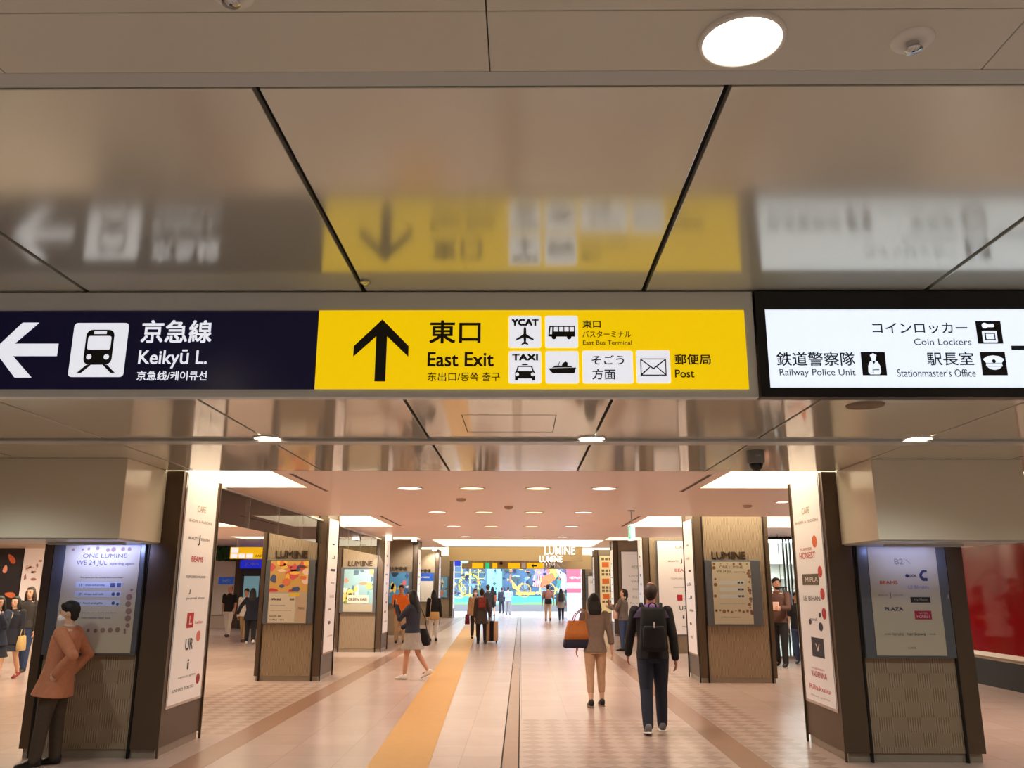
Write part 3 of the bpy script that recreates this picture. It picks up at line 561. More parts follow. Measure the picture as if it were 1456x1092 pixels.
for ya, yb, lb in ((9.97, 15.58, 'first and second'), (16.67, 22.18, 'second and third')):
    root = empty('smoke_barrier', (-3.72, (ya+yb)/2, 2.42), f'clear glass smoke barrier hanging between the {lb} left pillars', 'glass barrier', 'glass smoke barriers')
    MB().box((-3.726, ya, 2.42), (-3.714, yb, ZM)).build('glass_pane', M_GLASS, root)
    MB().box((-3.745, ya, ZM-.03), (-3.695, yb, ZM)).build('track', M_RAIL, root)
    for k in range(1, 4): MB().box((-3.729, ya+(yb-ya)*k/4-.005, 2.42), (-3.711, ya+(yb-ya)*k/4+.005, ZM-.03)).build('joint', M_RAIL, root)
root = empty('exit_sign', (1.77, 13.5, 2.38), 'slim lit white and green emergency exit sign seen edge on, hanging from a rod', 'sign')
MB().box((1.735, 13.35, 2.385), (1.805, 13.70, 2.63)).build('case', mat('exit_white', (214, 246, 246), emit=.9), root, bevel=.004)
MB().tube([(1.77, 13.5, 2.63), (1.77, 13.5, ZM)], .012).build('rod', M_RAIL, root); MB().cyl((1.77, 13.5), .06, .06, ZM-.02, ZM).build('base_plate', M_RAIL, root)
for s in (-1, 1):
    pl = Plane((1.77+s*.035, 13.525, 2.51), (0, s, 0), (s, 0, 0)); MG = mat('exit_green', (40, 170, 110), emit=1.0)
    flat(pl, [rect(-.15, .15, -.1, .1)], 'face', MG, root, .001); flat(pl, [circ(-.03, .06, .022), [(-.06, .03), (.0, .04), (.03, .0), (.0, -.02), (-.02, .01), (-.02, -.03), (-.06, -.07), (-.08, -.06), (-.04, -.02)], rect(.07, .12, -.08, .08)], 'pictogram', mat('exit_pict', (240, 250, 245), emit=1.0), root, .003)

# ------------------------------------------------------------------ the hanging wayfinding signs (faces at Y = 3.80)
SY = 3.80
SIGN_W = mat('sign_white_lit', (236, 240, 250), rough=.3, emit=.68)
SIGN_Y = mat('sign_yellow_lit', (250, 206, 0), rough=.3, emit=.66, ergb=(246, 206, 0))
SIGN_N = mat('sign_navy', (10, 10, 44), rough=.25, emit=.35)
SIGN_B = mat('sign_backlit_white', (238, 244, 252), rough=.3, emit=.84, ergb=(228, 241, 255))
WS = empty('wayfinding_sign', (-1.1, SY, 2.54), 'long lit overhead sign, dark blue with train symbol at left and yellow with up arrow', 'sign')
MB().box((-4.6, SY+.004, 2.539), (1.115, SY+.058, 3.066)).build('case', M_SIGNGREY, WS, bevel=.004)
NP = MB().box((-4.5, SY-.002, 2.577), (-.980, SY+.004, 2.967)).build('navy_panel', SIGN_N, WS)
YP = MB().box((-.978, SY-.002, 2.579), (1.068, SY+.004, 2.968)).build('yellow_panel', SIGN_Y, WS)
WROOT, WS = WS, NP
pl = FRONT(SY-.002)
flat(pl, [[(-2.532, 2.77), (-2.412, 2.907), (-2.330, 2.907), (-2.435, 2.801), (-2.223, 2.801), (-2.223, 2.739), (-2.435, 2.739), (-2.330, 2.633), (-2.412, 2.633)]], 'arrow', SIGN_W, WS)
WS = YP
flat(pl, [[(-.67, 2.922), (-.539, 2.788), (-.539, 2.735), (-.644, 2.837), (-.644, 2.614), (-.696, 2.614), (-.696, 2.837), (-.802, 2.735), (-.802, 2.788)]], 'arrow', M_INK, WS)
WS = NP
flat(pl, [rrect(-2.158, -1.893, 2.636, 2.905, .018)], 'symbol_plate', SIGN_W, WS)
# train pictogram
tx, tz = -2.0255, 2.7705
flat(pl, [rrect(tx-.068, tx+.068, tz-.075, tz+.10, .03)], 'train_symbol', M_INK, WS, .0035)
flat(pl, [[(tx-.05, tz-.075), (tx-.028, tz-.075), (tx-.07, tz-.115), (tx-.092, tz-.115)], [(tx+.028, tz-.075), (tx+.05, tz-.075), (tx+.092, tz-.115), (tx+.07, tz-.115)]], 'train_symbol', M_INK, WS, .0035)
flat(pl, [rrect(tx-.056, tx+.056, tz-.0, tz+.068, .010), rect(tx-.03, tx+.03, tz+.078, tz+.093), circ(tx-.042, tz-.036, .013), circ(tx+.042, tz-.036, .013)], 'train_symbol', SIGN_W, WS, .005)
text(pl, [('京急線', -1.829, -1.488, 2.804, 2.919, .018), ('Keikyū L.', -1.829, -1.500, 2.678, 2.771, .012), ('京急线/케이큐선', -1.828, -1.494, 2.618, 2.666, .012)], 'lettering', SIGN_W, WS)
WS = YP
text(pl, [('東口', -.442, -.196, 2.801, 2.917, .02), ('East Exit', -.447, -.132, 2.687, 2.758, .02), ('东出口/동쪽 출구', -.445, -.102, 2.615, 2.659, .008), ('東口', .292, .379, 2.878, 2.917, .02), ('バスターミナル', .291, .523, 2.830, 2.864, .008), ('East Bus Terminal', .293, .525, 2.794, 2.815, .01), ('郵便局', .725, .896, 2.696, 2.747, .02), ('Post', .724, .815, 2.633, 2.672, .018)], 'lettering', M_INK, WS)
plates = [(-.061, .093, 2.779, 2.939), (.113, .269, 2.779, 2.939), (-.061, .093, 2.605, 2.763), (.114, .270, 2.605, 2.763), (.289, .527, 2.605, 2.765), (.543, .703, 2.606, 2.767)]
for q in plates: flat(pl, [rrect(*q, .010)], 'symbol_plate', SIGN_W, WS)
text(pl, [('YCAT', -.049, .082, 2.888, 2.923, .065), ('TAXI', -.045, .078, 2.716, 2.748, .065), ('そごう', .332, .485, 2.696, 2.742, .012), ('方面', .334, .443, 2.623, 2.675, .012)], 'lettering', M_INK, WS, .005)
def sym(name, polys, m, d): flat(pl, polys, name, m, WS, d)
cx, cz = .016, 2.835   # aeroplane
sym('aeroplane_symbol', [[(cx-.006, cz+.04), (cx, cz+.052), (cx+.006, cz+.04), (cx+.007, cz+.012), (cx+.042, cz-.012), (cx+.042, cz-.02), (cx+.007, cz-.006), (cx+.005, cz-.026), (cx+.016, cz-.036), (cx+.016, cz-.042), (cx, cz-.037), (cx-.016, cz-.042), (cx-.016, cz-.036), (cx-.005, cz-.026), (cx-.007, cz-.006), (cx-.042, cz-.02), (cx-.042, cz-.012), (cx-.007, cz+.012)]], M_INK, .004)
bx, bz = .191, 2.858   # bus
sym('bus_symbol', [[(bx-.064, bz-.022), (bx-.058, bz+.03), (bx+.064, bz+.03), (bx+.064, bz-.024), (bx-.05, bz-.024)], circ(bx-.036, bz-.026, .011), circ(bx+.036, bz-.026, .011)], M_INK, .004)
sym('bus_symbol', [[(bx-.056, bz-.012), (bx-.052, bz+.023), (bx-.044, bz+.023), (bx-.046, bz-.012)]]+[rect(bx-.036+.025*k, bx-.016+.025*k, bz+.002, bz+.024) for k in range(4)], SIGN_W, .0055)
cx, cz = .016, 2.662   # taxi
sym('taxi_symbol', [[(cx-.034, cz+.028), (cx+.034, cz+.028), (cx+.042, cz+.004), (cx+.047, cz-.004), (cx+.047, cz-.044), (cx+.033, cz-.044), (cx+.033, cz-.034), (cx-.033, cz-.034), (cx-.033, cz-.044), (cx-.047, cz-.044), (cx-.047, cz-.004), (cx-.042, cz+.004)], rect(cx-.014, cx+.014, cz+.031, cz+.038)], M_INK, .004)
sym('taxi_symbol', [[(cx-.029, cz+.022), (cx+.029, cz+.022), (cx+.036, cz+.002), (cx-.036, cz+.002)], circ(cx-.037, cz-.014, .009), circ(cx+.037, cz-.014, .009)], SIGN_W, .0055)
cx, cz = .192, 2.684   # ship
sym('ship_symbol', [[(cx-.066, cz-.006), (cx+.066, cz-.002), (cx+.058, cz-.030), (cx-.046, cz-.030)], [(cx-.05, cz-.003), (cx+.05, cz-.001), (cx+.042, cz+.006), (cx-.03, cz+.008)], [(cx-.002, cz+.006), (cx+.026, cz+.006), (cx+.026, cz+.022), (cx+.016, cz+.028), (cx+.002, cz+.018)], [(cx-.02, cz+.008), (cx-.016, cz+.008), (cx-.01, cz+.026), (cx-.013, cz+.026)]], M_INK, .004)
cx, cz = .623, 2.684   # envelope
sym('envelope_symbol', [rect(cx-.061, cx+.061, cz-.042, cz+.042)], M_INK, .004)
sym('envelope_symbol', [[(cx-.054, cz+.037), (cx+.054, cz+.037), (cx, cz-.004)], [(cx-.056, cz-.032), (cx-.056, cz+.032), (cx-.018, cz+.002)], [(cx+.056, cz-.032), (cx+.056, cz+.032), (cx+.018, cz+.002)], [(cx-.052, cz-.037), (cx-.014, cz-.001), (cx, cz-.012), (cx+.014, cz-.001), (cx+.052, cz-.037)]], SIGN_W, .0055)
BS = empty('backlit_sign', (2.1, SY, 2.54), 'lit white overhead sign in a black case with coin locker and office symbols', 'sign')
MB().box((1.122, SY-.012, 2.539), (4.3, SY+.058, 2.583)).box((1.122, SY-.012, 2.970), (4.3, SY+.058, 3.060)).box((1.122, SY-.012, 2.583), (1.166, SY+.058, 2.970)).box((4.25, SY-.012, 2.583), (4.3, SY+.058, 2.970)).build('case', M_SIGNBLACK, BS)
MB().box((1.166, SY-.002, 2.583), (4.25, SY+.05, 2.970)).build('lit_panel', SIGN_B, BS); BS = [c for c in bpy.data.objects if c.name.startswith('lit_panel')][0]
INKB = mat('sign_ink', (30, 30, 40), rough=.5); WSq = WS; WS = BS
text(pl, [('コインロッカー', 1.673, 2.123, 2.849, 2.903, .008), ('Coin Lockers', 1.863, 2.132, 2.792, 2.824), ('鉄道警察隊', 1.207, 1.575, 2.690, 2.758, .008), ('Railway Police Unit', 1.216, 1.572, 2.634, 2.675), ('駅長室', 1.913, 2.133, 2.692, 2.758, .008), ("Stationmaster's Office", 1.767, 2.134, 2.637, 2.675)], 'lettering', INKB, BS)
sym('locker_symbol', [rect(2.164, 2.283, 2.799, 2.911)], M_INK, .003)
sym('locker_symbol', [rrect(2.188, 2.258, 2.805, 2.862, .006), circ(2.205, 2.888, .014), rrect(2.205, 2.250, 2.880, 2.897, .006)], SIGN_B, .0045)
sym('locker_symbol', [rect(2.198, 2.248, 2.815, 2.852)], M_INK, .006); sym('locker_symbol', [rect(2.204, 2.242, 2.820, 2.846)], SIGN_B, .0075)
sym('police_symbol', [rect(1.605, 1.719, 2.644, 2.758)], M_INK, .003)
sym('police_symbol', [[(1.646, 2.742), (1.662, 2.752), (1.678, 2.742), (1.674, 2.730), (1.650, 2.730)], circ(1.662, 2.724, .012), [(1.645, 2.712), (1.679, 2.712), (1.69, 2.69), (1.692, 2.66), (1.684, 2.648), (1.640, 2.648), (1.632, 2.66), (1.634, 2.69)]], SIGN_B, .0045)
sym('police_symbol', [[(1.655, 2.712), (1.669, 2.712), (1.662, 2.696)], rect(1.652, 1.684, 2.668, 2.672), rect(1.652, 1.656, 2.652, 2.668)], M_INK, .006)
sym('cap_symbol', [rect(2.166, 2.283, 2.644, 2.758)], M_INK, .003)
sym('cap_symbol', [[(2.175, 2.722), (2.195, 2.736), (2.225, 2.741), (2.255, 2.736), (2.275, 2.722), (2.262, 2.704), (2.188, 2.704)], [(2.188, 2.702), (2.262, 2.702), (2.264, 2.688), (2.186, 2.688)], [(2.190, 2.686), (2.260, 2.686), (2.246, 2.674), (2.225, 2.670), (2.204, 2.674)]], SIGN_B, .0045)
sym('cap_symbol', [circ(2.225, 2.712, .009)], M_INK, .006)
flat(pl, [[(2.317, 2.789), (2.52, 2.789), (2.46, 2.85), (2.50, 2.85), (2.585, 2.7785), (2.50, 2.708), (2.46, 2.708), (2.52, 2.768), (2.317, 2.768)]], 'arrow', INKB, BS, .003)
text(pl, [('トイレ', 2.75, 2.95, 2.84, 2.90, .01), ('Toilets', 2.75, 2.90, 2.79, 2.824)], 'lettering', INKB, BS)
WS = WSq

# ------------------------------------------------------------------ the bright entrance at the far end
MUR = empty('mural_wall', (0, 57.2, 0), 'large bright abstract mural panel outside the far entrance', 'mural')
MB().box((-5.4, 57.2, .0), (5.4, 57.5, .42)).build('base', mat('mural_base', (126, 130, 134), rough=.6), MUR)
MB().box((-5.4, 57.22, .42), (5.4, 57.5, 3.9)).build('panel', mat('mural_ground', (62, 96, 128), rough=.5, noise=.45, nscale=1.4), MUR)
pl = FRONT(57.22)
def mur(polys, c, d): flat(pl, polys, 'mural_shape', ink(c), MUR, d)
q = random.Random(11)
for c_, n0 in (((30, 46, 72), 60), ((206, 186, 100), 26), ((110, 150, 180), 40), ((190, 110, 80), 16), ((60, 100, 90), 24)):
    mur([circ(q.uniform(-5.1, 5.1), q.uniform(1.1, 3.7), q.uniform(.04, .16), q.choice((3, 4, 5, 8)), q.uniform(.03, .18)) for _ in range(n0)], c_, .030+.0005*n0/10)
for c_, n0 in (((36, 56, 84), 34), ((92, 140, 170), 26), ((206, 184, 90), 18), ((58, 84, 80), 22), ((170, 120, 90), 12), ((150, 170, 190), 16)):
    mur([circ(q.uniform(-5.1, 5.1), q.uniform(1.1, 3.7), q.uniform(.06, .3), q.choice((3, 4, 5, 8)), q.uniform(.05, .35)) for _ in range(n0)], c_, .001+.0004*n0/10)
mur([rect(-5.4, 5.4, .42, .98)], (80, 190, 222), .004); mur([[(-5.4, .42), (5.4, .42), (5.4, .55), (2, .62), (-1, .52), (-5.4, .6)]], (120, 176, 120), .006)
mur([rect(-2.35, -1.3, .5, 3.3)], (128, 206, 236), .008); mur([rect(-2.4, -2.33, .5, 3.6), rect(-1.32, -1.22, .5, 3.6)], (70, 110, 130), .010)
q = random.Random(11)
def wheel(cx, cz, r, c, d):
    n = 28; ring = [];
    for k in range(n):
        a, b = 2*math.pi*k/n, 2*math.pi*(k+1)/n
        ring.append([(cx+r*math.cos(a), cz+r*math.sin(a)), (cx+r*math.cos(b), cz+r*math.sin(b)), (cx+.86*r*math.cos(b), cz+.86*r*math.sin(b)), (cx+.86*r*math.cos(a), cz+.86*r*math.sin(a))])
    for k in range(8):
        a = math.pi*k/4; ring.append([(cx-.02*math.sin(a), cz+.02*math.cos(a)), (cx+.9*r*math.cos(a), cz+.9*r*math.sin(a)), (cx+.9*r*math.cos(a)+.03*math.sin(a), cz+.9*r*math.sin(a)-.03*math.cos(a))])
    mur(ring, c, d)
for a in ((-3.5, 1.7, .75, (206, 184, 60)), (-4.2, 1.3, .5, (190, 170, 80)), (-2.9, 2.4, .45, (60, 70, 60)), (1.75, 1.35, .55, (216, 190, 110)), (2.35, 1.5, .7, (50, 54, 70)), (.2, 1.35, .45, (206, 160, 70))): wheel(*a, .012)
mur([[(.7, 2.0), (1.3, 3.4), (2.0, 2.2), (1.5, 1.9)]], (150, 130, 190), .014); mur([[(.9, 1.6), (1.5, 2.3), (2.1, 2.5), (2.3, 2.1), (1.5, 1.5)]], (226, 120, 70), .016)
mur([[(.75+.14*k, 1.6), (.83+.14*k, 1.6), (.93+.14*k, 2.3), (.85+.14*k, 2.3)] for k in range(4)], (236, 226, 226), .018); mur([[(.82+.14*k, 1.6), (.9+.14*k, 1.6), (1.0+.14*k, 2.3), (.92+.14*k, 2.3)] for k in range(4)], (206, 70, 80), .020)
mur([circ(2.0, 2.4, .42)], (226, 180, 90), .013); mur([[(2.2, 2.9), (3.0, 2.4), (3.1, 1.4), (2.4, 1.2), (2.7, 2.0)]], (196, 200, 226), .022); mur([rect(-.4, .9, 1.05, 1.25), [(-.7, 2.1), (-.3, 1.6), (.1, 1.9), (-.2, 1.3), (-.6, 1.5)]], (206, 170, 90), .015)
mur([rect(-4.6+.55*k, -4.54+.55*k, .9, 3.2) for k in range(4)] + [rect(-4.8, -2.5, 2.1+.4*k, 2.14+.4*k) for k in range(3)], (216, 206, 110), .016)
mur([[(3.0, 1.0), (3.0, 2.4), (2.4, 2.6), (2.3, 1.2)]], (70, 150, 140), .011); mur([rect(2.2, 4.3, 2.5, 3.1)], (110, 96, 130), .012)
BAN = empty('banner', (3.65, 56.6, 0), 'tall banner with red and pale blue stripes at the right of the far mural', 'banner')
MB().box((3.0, 56.6, .0), (4.35, 56.66, 3.5)).build('panel', mat('banner_blue', (176, 196, 240), rough=.5), BAN)
flat(FRONT(56.6), [rect(3.0, 4.35, z0, z1) for z0, z1 in ((3.1, 3.3), (1.85, 2.75), (1.2, 1.5))], 'stripe', ink((206, 84, 104)), BAN); text(FRONT(56.6), [('NEWoMan', 3.2, 4.2, 2.1, 2.25)], 'lettering', ink((236, 220, 226)), BAN, .006)
def hang_sign(name, x0, x1, y, z0, z1, m, label, cat='sign', ztop=ZB, group=None, th=.12):
    root = empty(name, ((x0+x1)/2, y, z0), label, cat, group)
    MB().box((x0, y, z0), (x1, y+th, z1)).build('panel', m, root)
    for x in (x0+(x1-x0)*.15, x1-(x1-x0)*.15):
        if ztop - z1 > .02: MB().tube([(x, y+th/2, z1), (x, y+th/2, ztop)], .012).build('rod', M_RAIL, root)
    return root
YS = mat('far_yellow_sign', (246, 196, 20), rough=.4, emit=.5)
for k, (x0, x1, lb) in enumerate(((-2.55, -1.98, 'leftmost'), (-1.5, -1.26, 'narrow second'), (-.7, -.08, 'third'), (.27, 1.13, 'rightmost'))):
    r = hang_sign('yellow_sign', x0, x1, 43.8, 2.52, 2.80, YS, f'small yellow sign over the far entrance, {lb} of the row', group='yellow signs over the far entrance')
    if k == 3: flat(FRONT(43.8), [[(.5, 2.66), (.62, 2.76), (.62, 2.7), (.8, 2.7), (.8, 2.62), (.62, 2.62), (.62, 2.56)]], 'arrow', M_INK, r)
hang_sign('exit_sign', -1.86, -1.66, 43.8, 2.50, 2.80, mat('exit_green', (40, 170, 110), emit=1.0), 'small green emergency exit sign over the far entrance')
hang_sign('blue_sign', -3.45, -3.15, 43.6, 2.62, 2.92, mat('far_blue_sign', (30, 50, 200), rough=.4, emit=.6), 'small deep blue sign at the left end of the far entrance')
hang_sign('white_sign', -3.1, -2.75, 43.7, 2.78, 2.95, mat('far_white_sign', (196, 240, 236), rough=.4, emit=.6), 'small pale sign beside the deep blue sign at the far entrance')
hang_sign('white_sign', .0, .22, 43.8, 2.55, 2.82, M_WHITE, 'small white square sign between two yellow signs at the far entrance')
root = empty('security_camera', (-1.05, 43.8, 2.75), 'black security camera above the far entrance between yellow signs', 'camera')
MB().box((-1.12, 43.7, 2.72), (-.98, 44.0, 2.84)).build('body', M_BLACKTRIM, root); MB().tube([(-1.05, 43.9, 2.84), (-1.05, 43.9, 2.95)], .02).build('bracket', M_BLACKTRIM, root)
LW = mat('lit_letter', (255, 252, 244), rough=.3, emit=1.6)
for x0, x1, y, z0, z1, m, lb in ((.88, 2.04, 32.2, 2.82, 3.12, LW, 'upper row of large glowing white letters hanging before the beige bulkhead'), (.71, 1.58, 33.0, 2.56, 2.79, LW, 'lower row of smaller glowing white letters hanging before the beige bulkhead'), (.92, 1.80, 35.6, 2.36, 2.58, M_CHROME, 'row of small silver letters hanging below the glowing white letters')):
    root = empty('hanging_letters', ((x0+x1)/2, y, z0), lb, 'letters', 'hanging letters at the far end')
    V, F = text_mesh('LUMINE', .01, .1); lo, hi = V.min(0), V.max(0); bm = bmesh.new()
    vs = [bm.verts.new((x0+(v[0]-lo[0])/(hi[0]-lo[0])*(x1-x0), y-(v[2])*.4, z0+(v[1]-lo[1])/(hi[1]-lo[1])*(z1-z0))) for v in V]
    for f in F:
        try: bm.faces.new([vs[q_] for q_ in f])
        except ValueError: pass
    me = bpy.data.meshes.new('letters'); bm.to_mesh(me); bm.free(); link('letters', me, m, root)
    MB().box((x0, y-.02, z1), (x1, y+.02, z1+.02)).build('rail', M_RAIL, root)
    for x in (x0+.2, x1-.2): MB().tube([(x, y, z1+.02), (x, y, ZB)], .012).build('wire', M_RAIL, root)

# ------------------------------------------------------------------ left aisle
struct('wall_left_shop', MB().box((XL, 19.0, 0), (-10.52, 19.4, ZM)), M_WALL, 'shop front wall at the far left behind the girls')
r = empty('leaf_poster', (-14, 19.0, .6), 'black poster with orange autumn leaves at the far left', 'poster')
MB().box((-15.2, 18.945, .6), (-11.24, 18.99, 2.46)).build('panel', mat('poster_black', (34, 30, 30), rough=.4), r)
q = random.Random(4); pl = FRONT(18.945)
def leaf(cx, cz, a, l, wd):
    pts = []
    for k in range(14):
        t = 2*math.pi*k/14; u, v = l*math.cos(t), wd*math.sin(t)*(1-.3*math.cos(t)); pts.append((cx+u*math.cos(a)-v*math.sin(a), cz+u*math.sin(a)+v*math.cos(a)))
    return pts
flat(pl, [leaf(-14.95+.5*(k % 8)+q.uniform(-.1, .1), 2.2-.42*(k//8)+q.uniform(-.1, .1), q.uniform(0, 3.1), q.uniform(.08, .14), q.uniform(.03, .06)) for k in range(32) if k % 3], 'leaf', ink((200, 98, 50)), r); flat(pl, [leaf(-14.9+.55*k, 2.0-.4*(k % 3), q.uniform(0, 3), .09, .05) for k in range(7)], 'leaf', ink((226, 150, 120)), r, .004)
r = empty('portrait_poster', (-11.4, 19, .6), 'white poster with a pale pink picture beside the black leaf poster', 'poster')
MB().box((-11.21, 18.945, .6), (-10.58, 18.99, 2.46)).build('panel', mat('poster_white', (226, 214, 206), rough=.4, emit=.1), r)
collage(FRONT(18.945), r, -11.15, -10.70, 1.75, 2.2, ((206, 150, 140), (230, 200, 190), (170, 110, 100), (236, 226, 220)), 21, 16)
struct('wall_left_far', MB().box((XL, 34.0, 0), (-4.95, 34.3, ZB)), M_WALL, 'wall at the far end of the left aisle')
struct('trim_5', MB().box((-11.43, 33.8, 0), (-11.22, 34.0, 2.75)), M_BROWN, 'brown post on the far left wall')
r = empty('information_board', (-12.3, 33.9, .5), 'white board with a blue heading on the far wall of the left aisle', 'board')
MB().box((-12.5, 33.93, .5), (-11.46, 33.985, 2.6)).build('panel', M_WHITE, r); flat(FRONT(33.93), [rect(-12.12, -11.5, 1.68, 1.97)], 'heading', mat('blue_sign', (40, 84, 170), rough=.4, emit=.3), r); text(FRONT(33.93), [('INFO', -11.95, -11.65, 1.77, 1.88)], 'lettering', ink((210, 226, 244)), r, .004)
r = empty('ticket_machine', (-11.2, 33.6, 0), 'dark machine with a teal screen under a blue sign in the left aisle', 'machine')
MB().box((-11.12, 33.5, 0), (-10.1, 33.985, 2.3)).build('body', mat('machine_dark', (52, 54, 64), rough=.4), r, bevel=.02); MB().box((-10.95, 33.48, 1.1), (-10.35, 33.5, 2.0)).build('screen', mat('machine_screen', (110, 150, 160), rough=.2, emit=.5), r); MB().box((-11.15, 33.45, 2.3), (-10.1, 33.95, 2.62)).build('header', mat('header_blue', (30, 40, 190), rough=.3, emit=.7), r)
text(FRONT(33.45), [('JOBA', -10.95, -10.4, 2.39, 2.53, .02)], 'lettering', ink((160, 170, 240)), r, .004)
r = hang_sign('yellow_sign', -9.0, -7.75, 26.0, 2.45, 2.80, YS, 'yellow hanging sign with white squares in the left aisle')
flat(FRONT(26.0), [rect(-8.97, -8.75, 2.63, 2.78)] + [rect(-8.97+.24*k, -8.77+.24*k, 2.47, 2.60) for k in range(3)], 'symbol_plate', SIGN_W, r); text(FRONT(26.0), [('EAST', -8.2, -7.95, 2.5, 2.57, .02)], 'lettering', M_INK, r)
r = empty('plant_wall', (-12.1, 33.5, 2.35), 'small panel of dark green leaves high on the far left wall', 'plant')
MB().box((-12.4, 33.85, 2.62), (-11.5, 34.0, 3.15)).build('tray', M_DARK, r)
m_ = MB(); q = random.Random(8)
for k in range(260):
    c = Vector((q.uniform(-12.4, -11.5), q.uniform(33.72, 33.86), q.uniform(2.62, 3.15))); a = q.uniform(0, 6.28); l = q.uniform(.05, .10); d = Vector((math.cos(a), -.3, math.sin(a)))*l; n = Vector((-math.sin(a), -.2, math.cos(a)))*l*.35
    m_.face([c-d, c+n, c+d, c-n])
m_.build('foliage', mat('leaf_green', (44, 84, 34), rough=.6), r)

# ------------------------------------------------------------------ right aisle
struct('wall_right', MB().box((XR, YB, 0), (XR+.2, 20.8, 3.4)), M_WALL, 'beige wall along the right aisle')
r = empty('red_wall_panel', (XR, 15, .5), 'glossy red glass panel in a white frame on the right wall', 'wall panel')
RG = mat('red_glass', (128, 10, 14), rough=.07)
MB().box((XR-.03, 13.42, .57), (XR, 19.5, 2.38)).build('panel', RG, r)
for a, b in (((13.36, .50), (19.56, .57)), ((13.36, 2.38), (19.56, 2.45)), ((13.36, .57), (13.42, 2.38)), ((19.5, .57), (19.56, 2.38))): MB().box((XR-.06, a[0], a[1]), (XR, b[0], b[1])).build('frame', M_WHITE, r)
struct('baseboard_right', MB().box((XR-.05, YB, 0), (XR, 20.8, .44)), M_BLACKTRIM, 'dark base along the right wall')
struct('wall_shop_back', MB().box((4.6, 27.0, 0), (XR+6, 27.2, ZB)).box((XR+5.8, 20.8, 0), (XR+6, 27.0, ZB)).box((4.62, 23.4, 0), (4.72, 27.0, ZB)), M_WHITE, 'white walls inside the glass fronted shop')
struct('shop_floor', MB().box((4.75, 20.9, 0), (XR+5.8, 27.0, .012)), mat('shop_floor', (214, 220, 220), rough=.25), 'white floor inside the glass fronted shop')
r = empty('shop_light', (6.5, 24, ZB), 'long luminous ceiling panels inside the glass fronted shop', 'ceiling light')
SL = lamp_mat('shop_light', (236, 246, 255), 22.0)
for y in (22.4, 24.0, 25.6): MB().box((5.0, y-.15, ZM-.06 if y < 22.6 else ZB-.04), (12.5, y+.15, (ZM if y < 22.6 else ZB)-.005)).build('lamp', SL, r)
r = empty('glass_storefront', (6.5, 20.8, 0), 'glass shop front with thin dark bars in the right aisle', 'shop front')
MB().box((4.75, 20.80, .06), (XR, 20.812, 2.8)).build('glass_pane', M_GLASS, r)
MB().box((4.7, 20.78, 2.8), (XR, 20.84, ZM)).build('head_rail', M_BLACKTRIM, r); MB().box((4.7, 20.78, 0), (XR, 20.84, .06)).build('sill', M_CHROME, r)
for x in (4.72, 6.42, 6.50, 6.58, 8.17): MB().box((x-.014, 20.77, .06), (x+.014, 20.84, 2.8)).build('mullion', M_BLACKTRIM, r)
def garment_rack(x, y, label, cols):
    r = empty('garment_rack', (x, y, 0), label, 'clothes rack', 'clothes racks inside the shop')
    for dx in (-.6, .6): MB().tube([(x+dx, y, .012), (x+dx, y, 1.6)], .015).build('post', M_CHROME, r); MB().box((x+dx-.02, y-.25, .012), (x+dx+.02, y+.25, .03)).build('foot', M_CHROME, r)
    MB().tube([(x-.62, y, 1.6), (x+.62, y, 1.6)], .015).build('bar', M_CHROME, r)
    for k in range(9):
        cx = x-.5+k*.125; m = MB(); m.rings([[(cx-.02, y-.08, 1.54), (cx+.02, y-.08, 1.54), (cx+.02, y+.08, 1.54), (cx-.02, y+.08, 1.54)], [(cx-.035, y-.22, 1.45), (cx+.035, y-.22, 1.45), (cx+.035, y+.22, 1.45), (cx-.035, y+.22, 1.45)], [(cx-.045, y-.24, .75), (cx+.045, y-.24, .75), (cx+.045, y+.24, .75), (cx-.045, y+.24, .75)]])
        m.build('garment', fabric('garment_%d' % (k % len(cols)), cols[k % len(cols)]), r)
garment_rack(6.2, 23.6, 'rack of hanging clothes inside the shop, behind the dark bars', [(60, 58, 60), (190, 186, 178), (110, 104, 96)]); garment_rack(7.6, 25.2, 'rack of pale clothes at the back of the shop', [(60, 58, 60), (190, 186, 178), (110, 104, 96)])
r = empty('shelf_unit', (6.6, 26.7, 0), 'white shelf unit with folded goods on the back wall of the shop', 'shelf')
MB().box((5.2, 26.95, .012), (9.2, 27.0, 2.4)).build('back_panel', M_WHITE, r)
for z in (.4, .9, 1.4, 1.9, 2.35): MB().box((5.2, 26.6, z), (9.2, 26.95, z+.03)).build('shelf', M_WHITE, r)
for k in range(9): MB().box((5.2+.5*k-.012, 26.6, .012), (5.2+.5*k+.012, 26.95, 2.38)).build('divider', M_WHITE, r)

